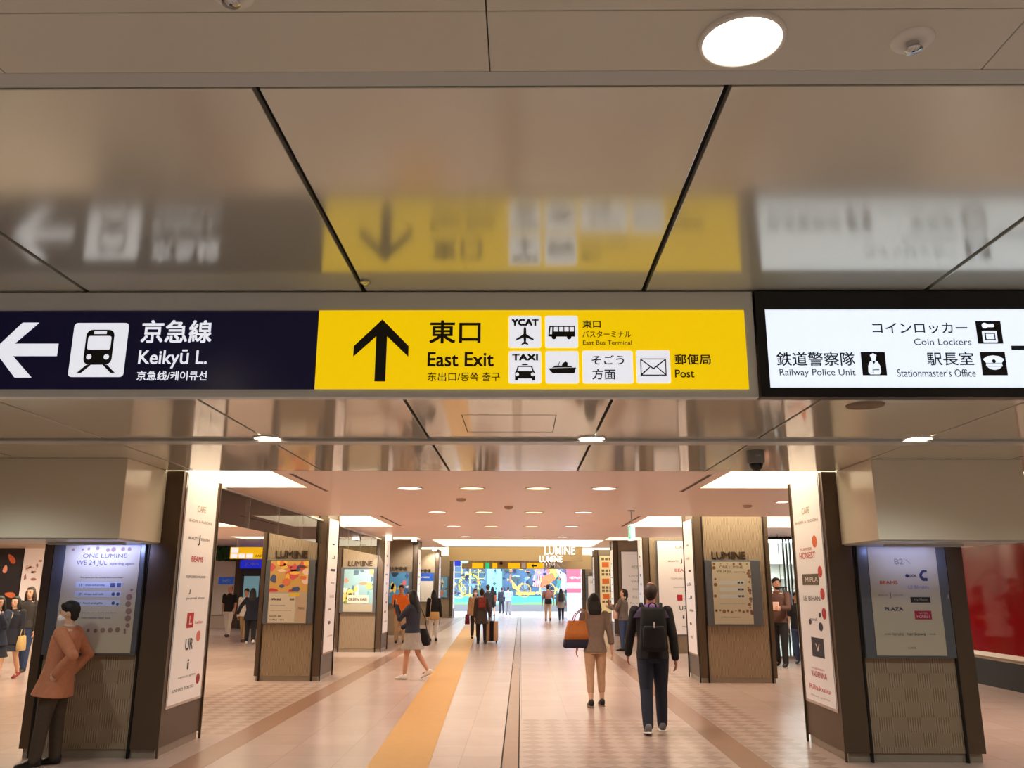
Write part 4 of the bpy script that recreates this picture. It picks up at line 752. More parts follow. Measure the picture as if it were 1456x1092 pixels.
# ------------------------------------------------------------------ people
def remesh(mb, vox, it=3):
    me = mb.mesh('tmp'); o = bpy.data.objects.new('tmp', me); COL.objects.link(o)
    m = o.modifiers.new('r', 'REMESH'); m.mode = 'VOXEL'; m.voxel_size = vox
    if it: sm = o.modifiers.new('s', 'SMOOTH'); sm.factor = .5; sm.iterations = it
    bpy.context.view_layer.update()
    out = bpy.data.meshes.new_from_object(o.evaluated_get(bpy.context.evaluated_depsgraph_get()))
    bpy.data.objects.remove(o); bpy.data.meshes.remove(me); return out
def limb(mb, pts, rad, n=14):
    mb.tube(pts, list(rad), n)
    for p, r in zip(pts, rad): mb.ell(p, (r, r, r), None, 14, 8)
def mix(a, b, t): return Vector(a)*(1-t)+Vector(b)*t
def sections(mb, L, n=24, ex=2.4):
    """L: (centre, half width, half depth, x axis, y axis)"""
    rg = []
    for c, hw, hd, ax, ay in L:
        r = []
        for i in range(n):
            a = 2*math.pi*i/n; ca, sa = math.cos(a), math.sin(a)
            r.append(Vector(c)+ax*hw*math.copysign(abs(ca)**(2/ex), ca)+ay*hd*math.copysign(abs(sa)**(2/ex), sa))
        rg.append(r)
    mb.rings(rg)
SKIN = {k: mat('skin_'+k, c, rough=.5) for k, c in (('fair', (222, 178, 150)), ('tan', (196, 146, 116)), ('ruddy', (206, 140, 122)))}
HAIRM = {k: mat('hair_'+k, c, rough=.6) for k, c in (('black', (22, 18, 17)), ('brown', (54, 38, 30)))}
def person(name_label, x, y, face, H, legs, arms, top, bottom, shoes, hair='short', hairm='black', skin='fair', lean=0, side=0, female=False, head=(0, 0), mask=False, vox=.011, bottom_kind='trousers', bottom_len=1.0, skirt=None, group=None, slim=1.0):
    """top: (material, hem along the spine in H, sleeve 0..2, looseness, flare)"""
    k = H/1.7; root = empty('person', (x, y, 0), name_label, 'person', group, rz=R(face), local=True)
    hz = .515*H; hips, knees, ankles = [], [], []
    for s, (a, b, sp) in zip((-1, 1), legs):
        a_, b_ = R(a), R(a-b); h = Vector((s*.05*H, 0, hz)); kn = h+Vector((s*math.sin(R(sp))*.243*H, math.sin(a_)*.243*H, -math.cos(a_)*.243*H)); an = kn+Vector((s*math.sin(R(sp))*.1*H, math.sin(b_)*.232*H, -math.cos(b_)*.232*H))
        hips.append(h); knees.append(kn); ankles.append(an)
    dz = .042*H+.004-min(a.z for a in ankles)
    for L in (hips, knees, ankles):
        for v in L: v.z += dz
    P = Vector((0, 0, hz+dz)); ax = Vector((math.cos(R(side)), 0, -math.sin(R(side)))); dr = Vector((math.sin(R(side)), math.sin(R(lean)), math.cos(R(lean)))).normalized(); ay = dr.cross(ax)*1.0; ax = ay.cross(dr)
    N = P+dr*.305*H; sw = (.098 if female else .112)*H
    sh = [P+dr*.283*H+ax*s*sw for s in (-1, 1)]
    elb, wri = [], []
    for s, S, (p, q, e, inn) in zip((-1, 1), sh, arms):
        d1 = (ax*s*math.sin(R(q))+Vector((0, math.sin(R(p)), -math.cos(R(p))))*math.cos(R(q))).normalized()
        E_ = S+d1*.172*H; d2 = (ax*(-s)*math.sin(R(inn))+Vector((0, math.sin(R(p+e)), -math.cos(R(p+e))))*math.cos(R(inn))+ax*s*math.sin(R(q))*.5*(1 if e < 40 else 0)).normalized()
        elb.append(E_); wri.append(E_+d2*.148*H)
    hyaw, hpit = R(head[0]), R(head[1]); HM = Matrix.Rotation(hyaw, 3, 'Z') @ Matrix.Rotation(-hpit, 3, 'X')
    HC = N+dr*.045*H+HM @ Vector((0, .016*k, .098*k)); hp = lambda v: HC+HM @ (Vector(v)*k)
    fm = female
    # ---- body
    b = MB(); W = slim
    tors = [(-.055, .088, .066), (0, (.094 if fm else .088)*W, .066), (.09, (.072 if fm else .080)*W, .056), (.18, .088*W, .062), (.255, .096*W, .058), (.292, .07, .046), (.32, .036, .036)]
    sections(b, [(P+dr*t*H, w_*H, d_*H, ax, ay) for t, w_, d_ in tors])
    for s in (0, 1):
        limb(b, [hips[s], mix(hips[s], knees[s], .5), knees[s], mix(knees[s], ankles[s], .35), ankles[s]], [v*H for v in (.05, .044, .031, .031, .0195)])
        fd = Vector((0, 1, 0)); limb(b, [ankles[s]+Vector((0, -.015*H, -.018*H)), ankles[s]+fd*.06*H+Vector((0, 0, -.022*H))], [.018*H, .016*H])
        limb(b, [sh[s], mix(sh[s], elb[s], .5), elb[s], mix(elb[s], wri[s], .3), wri[s]], [v*H for v in (.03, .0265, .0215, .0225, .015)])
    limb(b, [N, mix(N, HC, .6)], [.032*H, .030*H])
    b.ell(hp((0, 0, .012)), (.074*k, .093*k, .108*k), HM); b.ell(hp((0, .024, -.055)), (.054*k, .062*k, .062*k), HM); b.ell(hp((0, .094, -.018)), (.013*k, .018*k, .025*k), HM, 10, 8)
    for s in (-1, 1): b.ell(hp((s*.075, -.008, -.012)), (.012*k, .022*k, .032*k), HM, 10, 8)
    fingers = MB()
    for s in (0, 1):
        sg = (-1, 1)[s]; hd_ = (wri[s]-elb[s]).normalized(); n_ = (-ax*sg); n_ = (n_-hd_*n_.dot(hd_)).normalized(); l_ = hd_.cross(n_)
        if l_.y < 0: l_ = -l_
        M = Matrix((l_, n_, hd_)).transposed(); pc = wri[s]+hd_*.045*k
        b.ell(pc, (.040*k, .017*k, .055*k), M, 14, 10)
        for j, (o_, ln) in enumerate(((.028, .062), (.010, .074), (-.009, .068), (-.026, .052))):
            p0 = pc+l_*o_*k+hd_*.036*k; d = hd_.copy(); pts = [p0]
            for q_ in range(3):
                d = (d+n_*(.22+.16*q_)).normalized(); pts.append(pts[-1]+d*ln*k*(.42, .34, .26)[q_])
            fingers.tube(pts, [.0092*k, .0088*k, .008*k, .006*k], 8); fingers.ell(pts[-1], (.006*k,)*3, None, 8, 6)
        p0 = wri[s]+hd_*.022*k+l_*.026*k; d = (hd_*.7+l_*.6+n_*.25).normalized(); p1 = p0+d*.034*k; p2 = p1+(hd_+l_*.15+n_*.25).normalized()*.030*k
        fingers.tube([p0, p1, p2], [.012*k, .0105*k, .008*k], 8); fingers.ell(p2, (.008*k,)*3, None, 8, 6)
    me = remesh(b, vox, 3); f2 = fingers.mesh('f'); bm = bmesh.new(); bm.from_mesh(me); bm.from_mesh(f2); bm.to_mesh(me); bm.free(); bpy.data.meshes.remove(f2)
    body = link('body', me, SKIN[skin], root, True)
    # ---- top
    tm, hem, slv, lo, fl = top; t = MB(); L = []
    if hem < -.02: L.append((P+dr*hem*H+Vector((0, (knees[0].y+knees[1].y)*.18, 0)), (.098+fl)*H+lo, (.076+fl*.8)*H+lo, ax, ay))
    L += [(P+dr*tt*H, w_*H+lo, d_*H+lo, ax, ay) for tt, w_, d_ in ((max(hem, -.01), (.098 if fm else .093)*W+fl*.35, .071+fl*.3), (.09, (.076 if fm else .086)*W+fl*.1, .061), (.18, .093*W, .067), (.255, .101*W, .062), (.298, .062, .044)) if tt >= hem]
    sections(t, L)
    sections(t, [(P+dr*.285*H, .056*H, .046*H, ax, ay), (P+dr*.325*H, .040*H+.004, .038*H+.004, ax, ay)])
    for s in (0, 1):
        if slv <= 0: continue
        pts = [sh[s], mix(sh[s], elb[s], .5), elb[s], mix(elb[s], wri[s], .5), mix(elb[s], wri[s], .96)]; rr = [v*H+lo*.8 for v in (.032, .029, .0255, .0235, .020)]
        n_ = {1: 2, 1.5: 3, 1.8: 4, 2: 5}[slv]; limb(t, pts[:n_] if slv != 1 else [sh[s], mix(sh[s], elb[s], .72)], rr[:n_])
    link('top', remesh(t, vox, 3), tm, root, True)
    # ---- bottom
    if bottom_kind in ('trousers', 'shorts'):
        u = MB(); sections(u, [(P+dr*tt*H, w_*H+.008, d_*H+.008, ax, ay) for tt, w_, d_ in ((-.06, .088, .068), (0, .094, .070), (.055, .083, .062))])
        for s in (0, 1):
            e = knees[s]+(ankles[s]-knees[s])*max(.05, bottom_len*.97) if bottom_len > 0 else knees[s]
            limb(u, [hips[s], mix(hips[s], knees[s], .5), knees[s], mix(knees[s], e, .5), e], [v*H*slim+.004 for v in (.056, .050, .038, .036, .031)])
        link('trousers', remesh(u, vox, 3), bottom, root, True)
    if skirt:
        u = MB(); sm_, z0, fl2 = skirt; ky = (knees[0].y+knees[1].y)/2
        sections(u, [(P+dr*.06*H, .08*H, .062*H, ax, ay), (P+dr*-.02*H, .10*H+.008, .078*H+.008, ax, ay), (Vector((0, ky*.35, hz+dz-(.515-z0)*H*.55)), .105*H+fl2*.6, .085*H+fl2*.5, ax, ay), (Vector((0, ky*.7, z0*H+dz)), .112*H+fl2, .092*H+fl2+abs(knees[0].y-knees[1].y)*.25, ax, ay)])
        link('skirt', remesh(u, vox, 2), sm_, root, True)
    # ---- shoes
    for s in (0, 1):
        a = ankles[s]; up_ = max(0., a.z-.042*H-.004); ang = -min(.9, up_/(.11*H)); RM = Matrix.Rotation(ang, 3, 'X'); u = MB(); L = []
        for yy, hw, z0, z1 in ((-.038, .018, -.036, .012), (-.02, .024, -.041, .022), (.02, .023, -.042, .014), (.06, .027, -.042, -.008), (.09, .026, -.042, -.016), (.112, .014, -.041, -.024)):
            c = a+RM @ Vector((0, yy*H, (z0+z1)/2*H)); L.append((c, hw*H, (z1-z0)/2*H, RM @ Vector((1, 0, 0)), RM @ Vector((0, 0, 1))))
        sections(u, L, 16, 2.6); so = u.build('shoe', shoes[0], root, True)
        if len(shoes) > 1:
            u = MB(); sections(u, [(a+RM @ Vector((0, yy*H, -.0405*H)), hw*H, .006*H, RM @ Vector((1, 0, 0)), RM @ Vector((0, 0, 1))) for yy, hw in ((-.042, .016), (-.02, .026), (.06, .030), (.095, .027), (.116, .013))], 16, 3); u.build('sole', shoes[1], so, True)
    # ---- hair, face
    hm = HAIRM[hairm]; h = MB()
    if hair == 'balding':
        h.ell(hp((0, -.020, .014)), (.083*k, .091*k, .099*k), HM); h.ell(hp((0, -.045, -.03)), (.066*k, .052*k, .060*k), HM)
    else:
        h.ell(hp((0, -.020, .030)), (.083*k, .092*k, .099*k), HM); h.ell(hp((0, .044, .082)), (.058*k, .046*k, .034*k), HM)
        h.ell(hp((0, -.045, -.02)), (.068*k, .055*k, .075*k), HM)
        if hair in ('bob', 'long', 'fringe_long'):
            ln = {'bob': -.21, 'long': -.34, 'fringe_long': -.30}[hair]
            yb = -.075 if lean < 20 else -.02
            sections(h, [(hp((0, -.03, .06)), .074*k, .06*k, HM @ Vector((1, 0, 0)), HM @ Vector((0, 1, 0))), (hp((0, -.045, -.06)), .104*k, .072*k, HM @ Vector((1, 0, 0)), HM @ Vector((0, 1, 0))), (hp((0, yb, ln*.62)), .112*k, .060*k, ax, ay), (hp((0, yb-.02, ln)), .088*k, .036*k, ax, ay)])
            for s in (-1, 1): limb(h, [hp((s*.072, .012, .03)), hp((s*.084, .016, -.06)), hp((s*.088, .012, ln*.62))], [.022*k, .024*k, .016*k], 10)
        if hair == 'bun': h.ell(hp((0, -.07, .11)), (.046*k, .046*k, .046*k), HM)
        if hair == 'tail': limb(h, [hp((0, -.10, .03)), hp((0, -.135, -.05)), hp((0, -.12, -.14))], [.03*k, .03*k, .014*k], 10)
        if hair == 'short': h.ell(hp((0, -.01, .05)), (.086*k, .094*k, .085*k), HM)
    link('hair', remesh(h, min(vox, .010), 6), hm, root, True)
    ey = mat('eye', (26, 20, 18), rough=.2)
    for s in (-1, 1):
        e = MB(); e.ell(hp((s*.031, .0855, .008)), (.013*k, .008*k, .006*k), HM, 10, 6); e.build('eye', ey, body, True)
        if hairm: e = MB(); e.ell(hp((s*.032, .0875, .030)), (.018*k, .007*k, .004*k), HM, 10, 6); e.build('eyebrow', hm, body, True)
    if mask:
        e = MB(); e.ell(hp((0, .058, -.056)), (.062*k, .060*k, .052*k), HM); fmk = e.build('face_mask', mat('mask_white', (232, 232, 232), rough=.7), root, True)
        for s in (-1, 1): e = MB(); e.tube([hp((s*.056, .06, -.04)), hp((s*.076, .02, -.012)), hp((s*.082, -.015, .0))], .003*k, 6); e.build('mask_loop', mat('mask_white', (232, 232, 232), rough=.7), fmk)
    else:
        e = MB(); e.ell(hp((0, .0835, -.062)), (.024*k, .007*k, .008*k), HM, 12, 6); e.build('mouth', mat('lips', (168, 92, 84), rough=.4), body, True)
    Wm = Matrix.Translation((x, y, 0)) @ Matrix.Rotation(R(face), 4, 'Z')
    return dict(root=root, P=P, N=N, sh=sh, elb=elb, wri=wri, ank=ankles, HC=HC, hp=hp, dr=dr, ax=ax, ay=ay, W=Wm, H=H, k=k, face=face)
def carried(name, pr, p, label, cat, rz=0):
    """a thing carried by a person; built about its own base at the local point p of that person"""
    wp = pr['W'] @ Vector(p); return empty(name, wp, label, cat, rz=R(pr['face']+rz), local=True)
def bag_body(mb, w, d, h, taper=.85, n=24, ex=4, z0=0):
    X, Y = Vector((1, 0, 0)), Vector((0, 1, 0)); sections(mb, [(Vector((0, 0, z0+h*t)), w/2*s_, d/2*s2, X, Y) for t, s_, s2 in ((0, .92, .8), (.06, 1, 1), (.5, 1-(1-taper)*.5, .95), (.94, taper, .7), (1, taper*.94, .5))], n, ex)
def handle_arc(mb, w, h, z0, rad=.009, y=0):
    mb.tube([(-w/2, y, z0-.02), (-w/2*.95, y, z0+h*.5), (-w/2*.5, y, z0+h*.92), (0, y, z0+h), (w/2*.5, y, z0+h*.92), (w/2*.95, y, z0+h*.5), (w/2, y, z0-.02)], rad, 8)
def stand(): return ((1, 0, 2), (-1, 0, 2))
HANG = (3, 6, 8, 0)
F = fabric
black_shoe = mat('shoe_black', (22, 20, 20), rough=.4); white_shoe = mat('shoe_white', (226, 222, 216), rough=.5); grey_shoe = mat('shoe_grey', (110, 110, 112), rough=.6); brown_shoe = mat('shoe_brown', (70, 48, 34), rough=.4); red_shoe = mat('shoe_red', (150, 24, 34), rough=.4)

# 1 the person leaning on the near left pillar
p = person('person in orange brown jacket and white face mask leaning on the near left pillar', -4.50, 8.42, 96, 1.52, ((7, 2, 1), (-2, 1, 2)), ((-38, 14, 78, 12), (-30, 12, 66, 20)),
    (F('jacket_orange', (192, 126, 92)), -.10, 2, .022, .028), F('trousers_olive', (74, 62, 50)), (black_shoe,), hair='short', mask=True, lean=-7, head=(8, 4), vox=.007, slim=1.08)
c = MB(); sections(c, [(p['P']+p['dr']*.30*1.52, .062, .058, p['ax'], p['ay']), (p['P']+p['dr']*.335*1.52+Vector((0, .004, 0)), .052, .052, p['ax'], p['ay'])]); c.build('collar', F('collar_grey', (190, 184, 178)), p['root'], True)

# 2 the girls at the far left
p = person('person in navy jacket and bare legs at the far left edge, hand raised to face', -8.82, 14.4, 190, 1.50, ((16, 8, 1), (-12, 16, 1)), ((35, 8, 118, 14), (8, 8, 14, 0)),
    (F('jacket_navy', (36, 44, 66)), -.06, 2, .024, .02), None, (red_shoe,), hair='fringe_long', female=True, bottom_kind='none', skirt=(F('skirt_navy', (30, 34, 50)), .33, .05), head=(10, 6), vox=.010)
p = person('person in navy coat and white blouse in the middle of the group at far left', -9.32, 15.7, 184, 1.47, ((-12, 14, 1), (14, 6, 1)), (HANG, HANG),
    (F('coat_darknavy', (34, 36, 50)), -.10, 2, .016, .03), None, (red_shoe,), hair='fringe_long', female=True, bottom_kind='none', skirt=(F('skirt_navy', (30, 34, 50)), .34, .05), head=(-6, 0), vox=.010)
c = MB(); c.ell((0, .083, 1.47*.74), (.042, .03, .09)); c.build('blouse_front', F('blouse_white', (214, 206, 200)), p['root'], True)
b = carried('tote_bag', p, (-.20, .02, .50), 'pale yellow tote bag carried beside the navy coat at far left', 'bag')
m = MB(); bag_body(m, .10, .24, .26); m.build('bag_body', F('bag_yellow', (206, 178, 120)), b, True); m = MB(); m.tube([(0, -.08, .25), (0, -.05, .36), (0, .05, .36), (0, .08, .25)], .007); m.build('handle', F('bag_yellow', (206, 178, 120)), b, True)
p = person('tallest person, in dark grey top, at the back of the group at far left', -9.82, 17.0, 182, 1.63, ((10, 6, 1), (-10, 14, 1)), (HANG, HANG),
    (F('top_darkgrey', (62, 58, 58)), -.02, 2, .014, .01), F('jeans_blue', (50, 66, 104)), (black_shoe,), hair='fringe_long', hairm='brown', female=True, head=(4, 0), vox=.010)

# 3 left aisle
p = person('person in black polo shirt and white trousers walking toward the viewer in left aisle', -9.75, 28.5, 178, 1.66, ((14, 6, 1), (-12, 14, 1)), ((14, 10, 12, 0), (-16, 10, 10, 0)),
    (F('polo_black', (24, 24, 28)), -.03, 1, .014, 0), F('trousers_white', (226, 220, 210)), (black_shoe,), hair='balding', skin='tan')
c = MB(); sections(c, [(p['P']+p['dr']*.30*1.66, .06, .054, p['ax'], p['ay']), (p['P']+p['dr']*.325*1.66, .054, .05, p['ax'], p['ay'])]); c.build('collar', F('polo_black', (24, 24, 28)), p['root'], True)
p = person('person in white shirt and khaki trousers walking in left aisle behind the navy coat', -8.42, 26.1, 176, 1.58, ((16, 6, 1), (-10, 16, 1)), ((10, 8, 16, 0), (-10, 8, 10, 0)),
    (F('shirt_white', (222, 216, 206)), -.04, 2, .016, 0), F('trousers_khaki', (176, 146, 104)), (brown_shoe,), hair='short', skin='tan')
p = person('person with long dark hair, navy coat and black trousers seen from behind in left aisle', -7.85, 24.9, 20, 1.58, ((8, 4, 1), (-12, 14, 1)), ((24, 34, 6, 0), (0, 8, 8, 0)),
    (F('coat_navy', (26, 30, 50)), -.09, 2, .020, .02), F('trousers_black', (30, 28, 30)), (white_shoe,), hair='long', female=True, slim=1.1)

# 6 beside the third left pillar
p = person('person in bright orange shirt and khaki trousers facing the viewer beside a left pillar', -3.62, 25.7, 186, 1.68, ((4, 4, 3), (-4, 6, 3)), ((4, 8, 10, 0), (30, 6, 70, 14)),
    (F('shirt_orange', (244, 116, 26)), -.03, 1, .024, .01), F('trousers_tan', (190, 158, 122)), (black_shoe,), hair='short', skin='tan', slim=1.15)
# 7 phone
p = person('person with long black hair in denim jacket and grey dress walking left with a phone', -2.02, 16.0, 74, 1.60, ((10, 5, 1), (-13, 22, 1)), ((42, 6, 118, 4), (14, 8, 46, 16)),
    (F('denim_jacket', (42, 48, 64)), .0, 2, .018, .0), None, (white_shoe,), hair='long', female=True, bottom_kind='none', skirt=(F('dress_grey', (158, 152, 144)), .33, .03), skin='tan', head=(4, 10), vox=.008)
b = carried('mobile_phone', p, tuple(p['wri'][0]+Vector((-.01, .035, -.02))), 'dark phone held to the face by the person in denim jacket', 'phone')
m = MB(); m.box((-.035, -.005, 0), (.035, .005, .14)); m.build('phone_body', mat('phone_dark', (30, 30, 36), rough=.2), b, bevel=.003)
b = carried('shoulder_bag', p, (.20, -.07, .58), 'large black shoulder bag of the person in denim jacket', 'bag')
m = MB(); bag_body(m, .14, .40, .30, .9); m.build('bag_body', F('bag_black', (24, 22, 24)), b, True); m = MB(); m.tube([(0, -.13, .28), (-.03, -.10, .50), (-.06, -.01, .71), (-.04, .08, .50), (0, .13, .28)], .009); m.build('strap', F('bag_black', (24, 22, 24)), b, True)
# 8
p = person('person in black top and white trousers walking away beside the left pillars', -2.70, 26.4, 4, 1.54, ((-6, 10, 1), (8, 4, 1)), ((4, 8, 8, 0), (-4, 10, 8, 0)),
    (F('top_black', (24, 22, 24)), -.04, 2, .022, .012), F('trousers_white', (226, 220, 210)), (black_shoe,), hair='bob', female=True, bottom_len=.82)
b = carried('shoulder_bag', p, (.03, -.19, .66), 'beige shoulder bag with thin pale strap worn over a black top', 'bag')
m = MB(); bag_body(m, .30, .11, .22, .9); m.build('bag_body', F('bag_beige', (214, 172, 112)), b, True); m = MB(); m.tube([(-.13, .02, .20), (-.12, .06, .42), (-.10, .12, .64), (-.08, .16, .66)], .008); m.build('strap', F('strap_pale', (220, 206, 188)), b, True)
# 9 the group with the suitcase
p = person('person in dark grey coat dress walking away with a red backpack and suitcase', -1.18, 25.5, 4, 1.57, ((4, 4, 2), (-6, 8, 2)), ((4, 8, 8, 0), (-8, 14, 6, 0)),
    (F('coat_charcoal', (74, 66, 60)), -.16, 2, .020, .02), F('leggings_black', (34, 28, 26)), (black_shoe,), hair='bun', hairm='brown', female=True, bottom_kind='trousers', slim=.85)
wr = p
b = carried('backpack', p, (0, -.20, 1.02), 'small red brown backpack worn over the dark grey coat dress', 'backpack')
m = MB(); bag_body(m, .25, .14, .30, .86); m.build('bag_body', F('backpack_red', (134, 50, 42)), b, True); m = MB(); m.box((-.09, -.085, .03), (.09, -.055, .14)); m.build('pocket', F('backpack_red2', (150, 62, 50)), b, bevel=.01)
for s in (-1, 1): m = MB(); m.tube([(s*.08, .05, .28), (s*.09, .13, .345), (s*.09, .22, .33), (s*.11, .27, .22), (s*.12, .24, .06), (s*.11, .10, .02)], .012); m.build('strap', F('backpack_red', (134, 50, 42)), b, True)
b = empty('suitcase', (-.905, 25.9, 0), 'beige rolling suitcase with a black band pulled along on the floor', 'suitcase', rz=R(6), local=True)
m = MB(); X, Y = Vector((1, 0, 0)), Vector((0, 1, 0)); sections(m, [(Vector((0, 0, z)), w_, d_, X, Y) for z, w_, d_ in ((.06, .19, .10), (.09, .205, .12), (.60, .205, .12), (.63, .19, .10))], 24, 5); m.build('case_shell', mat('suitcase_beige', (206, 168, 134), rough=.35), b, True)
m = MB(); m.box((-.06, -.128, .07), (.06, .128, .635)); m.build('band', F('band_black', (26, 24, 26)), b)
for sx in (-1, 1):
    for sy in (-1, 1): m = MB(); m.tube([(sx*.15-.012, sy*.08, .03), (sx*.15+.012, sy*.08, .03)], .028, 14); m.box((sx*.15-.02, sy*.08-.02, .035), (sx*.15+.02, sy*.08+.02, .075)); m.build('wheel', black_shoe, b)
m = MB(); m.tube([(-.09, -.09, .62), (-.09, -.09, .80), (.09, -.09, .80), (.09, -.09, .62)], .009); m.build('pull_handle', M_CHROME, b)
p = person('person in patterned beige top and face mask walking toward the viewer with a maroon bag', -1.50, 27.8, 184, 1.58, ((12, 6, 1), (-10, 14, 1)), ((20, 12, 30, 0), (4, 8, 12, 0)),
    (F('blouse_beige', (190, 150, 112)), -.06, 2, .020, .02), F('trousers_dark', (60, 50, 48)), (black_shoe,), hair='bob', female=True, mask=True)
b = carried('handbag', p, (.25, .04, .46), 'large maroon handbag carried by the person in a face mask', 'bag')
m = MB(); bag_body(m, .16, .38, .30, .84); m.build('bag_body', F('bag_maroon', (110, 24, 46)), b, True); m = MB(); m.tube([(0, -.11, .28), (0, -.07, .42), (0, .07, .42), (0, .11, .28)], .010); m.build('handle', F('bag_maroon', (110, 24, 46)), b, True)
person('person in dark cap and dark jacket walking away behind the group with a suitcase', -1.36, 34.6, 0, 1.70, ((8, 4, 1), (-10, 12, 1)), (HANG, HANG), (F('jacket_dark', (40, 42, 52)), -.03, 2, .018, 0), F('trousers_navy', (38, 42, 58)), (black_shoe,), hair='short', vox=.013)
# 10, 11 near the entrance
p = person('person with long black hair and black dress standing outside the far entrance', -1.62, 47.6, 10, 1.62, ((6, 4, 1), (-8, 10, 1)), (HANG, HANG), (F('top_black', (24, 22, 24)), -.02, 1.5, .014, 0), None, (brown_shoe,), hair='long', female=True, bottom_kind='none', skirt=(F('dress_black', (40, 36, 40)), .33, .03), vox=.013)
b = carried('shoulder_bag', p, (.12, -.16, .80), 'orange shoulder bag on the black dress outside the far entrance', 'bag')
m = MB(); bag_body(m, .20, .10, .34, .8); m.build('bag_body', F('bag_orange', (206, 100, 50)), b, True); m = MB(); m.tube([(-.08, .02, .32), (-.12, .06, .50), (-.16, .10, .60)], .009); m.build('strap', F('bag_orange', (206, 100, 50)), b, True)
person('person in pale blue shirt and grey trousers standing outside the far entrance', -.78, 50.0, -6, 1.60, ((4, 2, 3), (-4, 2, 3)), ((30, 14, 60, 20), (30, 14, 60, 20)), (F('shirt_paleblue', (170, 196, 226)), -.03, 1.5, .020, .01), F('trousers_grey', (150, 152, 164)), (grey_shoe,), hair='short', vox=.013, slim=1.12)
person('person in dark navy clothes beside the pale blue shirt outside the far entrance', -1.22, 52.5, 20, 1.55, ((4, 2, 2), (-4, 4, 2)), (HANG, HANG), (F('jacket_dark', (40, 42, 52)), -.03, 2, .018, 0), F('trousers_navy', (38, 42, 58)), (black_shoe,), hair='short', vox=.013)
# 12
p = person('person in red checked shirt walking away toward the far entrance', 1.28, 41.5, 0, 1.72, ((12, 6, 1), (-12, 14, 1)), ((6, 10, 10, 0), (-6, 14, 16, 0)), (F('shirt_check', (176, 128, 122)), -.03, 1.5, .018, 0), F('trousers_beige', (214, 186, 160)), (brown_shoe,), hair='short', vox=.012)
b = carried('waist_bag', p, (.02, -.20, .80), 'black waist bag behind the red checked shirt', 'bag')
m = MB(); bag_body(m, .34, .13, .24, .9); m.build('bag_body', F('bag_black', (24, 22, 24)), b, True); m = MB(); m.tube([(-.15, .05, .2), (-.19, .12, .34), (-.10, .09, .62)], .010); m.build('strap', F('bag_black', (24, 22, 24)), b, True)
p = person('person in grey tunic and dark leggings walking away toward the far entrance', 1.95, 42.3, 0, 1.54, ((-10, 14, 1), (10, 4, 1)), ((4, 10, 10, 0), (-8, 14, 10, 0)), (F('tunic_grey', (150, 140, 132)), -.12, 2, .018, .02), F('leggings_navy', (30, 32, 50)), (black_shoe,), hair='bob', female=True, vox=.012)
b = carried('backpack', p, (0, -.19, .90), 'black backpack worn over the grey tunic', 'backpack')
m = MB(); bag_body(m, .28, .15, .40, .86); m.build('bag_body', F('bag_darkgrey', (46, 46, 52)), b, True)
for s in (-1, 1): m = MB(); m.tube([(s*.08, .05, .38), (s*.09, .13, .44), (s*.09, .2, .41), (s*.11, .26, .28), (s*.12, .22, .08), (s*.11, .10, .03)], .012); m.build('strap', F('bag_darkgrey', (46, 46, 52)), b, True)
# 13
p = person('person with long black bob in grey sweater and beige cropped trousers walking away', 1.07, 12.62, 3, 1.575, ((-5, 8, 1), (7, 10, 1)), ((8, 14, 16, 0), (-6, 14, 12, 0)),
    (F('sweater_grey', (132, 114, 100)), -.045, 1.8, .014, .004), F('trousers_sand', (196, 158, 126)), (black_shoe, mat('sole_beige', (150, 120, 96), rough=.6)), hair='bob', female=True, skin='fair', vox=.006, bottom_len=.62, slim=.94)
b = carried('tote_bag', p, (-.25, -.03, .80), 'tan tote bag with dark navy bottom hanging from the shoulder of the grey sweater', 'bag', rz=8)
m = MB(); X, Y = Vector((1, 0, 0)), Vector((0, 1, 0)); sections(m, [(Vector((.0, 0, z)), w_, d_, X, Y) for z, w_, d_ in ((.118, .205, .075), (.24, .18, .068), (.38, .145, .05))], 24, 5); m.build('bag_body', F('bag_tan', (196, 120, 58)), b, True)
m = MB(); sections(m, [(Vector((0, 0, z)), w_, d_, X, Y) for z, w_, d_ in ((0, .20, .06), (.02, .222, .076), (.12, .207, .077))], 24, 5); m.build('bag_bottom', F('bag_navy', (34, 34, 54)), b, True)
for yy in (-.05, .05): m = MB(); m.tube([(-.08, yy, .36), (-.04, yy, .46), (.06, yy*.8, .545), (.11, yy*.6, .53), (.11, yy, .42), (.08, yy, .36)], .008); m.build('handle', F('bag_tan', (196, 120, 58)), b, True)
# 14
p = person('balding person in dark jacket and dark jeans walking away with a black backpack', 1.575, 10.46, -4, 1.735, ((-12, 10, 1), (12, 6, 1)), ((10, 12, 20, 0), (-8, 10, 16, 0)),
    (F('jacket_black', (27, 26, 29)), -.035, 2, .014, .006), F('jeans_dark', (30, 36, 52)), (grey_shoe, white_shoe), hair='balding', hairm='brown', skin='ruddy', vox=.006, slim=1.08, head=(-6, 0))
c = MB(); sections(c, [(p['P']+p['dr']*.235*1.735+Vector((0, .0, 0)), .238, .138, p['ax'], p['ay']), (p['P']+p['dr']*.285*1.735, .195, .122, p['ax'], p['ay']), (p['P']+p['dr']*.325*1.735, .085, .084, p['ax'], p['ay'])]); link('shoulder_yoke', remesh(c, .008, 3), F('yoke_purple', (62, 46, 74)), p['root'], True)
c = MB(); c.ell(p['N']+Vector((0, -.085, -.02)), (.12, .055, .075)); c.build('hood', F('hood_purple', (126, 92, 142)), p['root'], True)
b = carried('backpack', p, (.0, -.225, .93), 'black backpack with a small white tag on the balding person', 'backpack')
m = MB(); bag_body(m, .335, .20, .50, .84); m.build('bag_body', F('backpack_black', (20, 20, 22)), b, True)
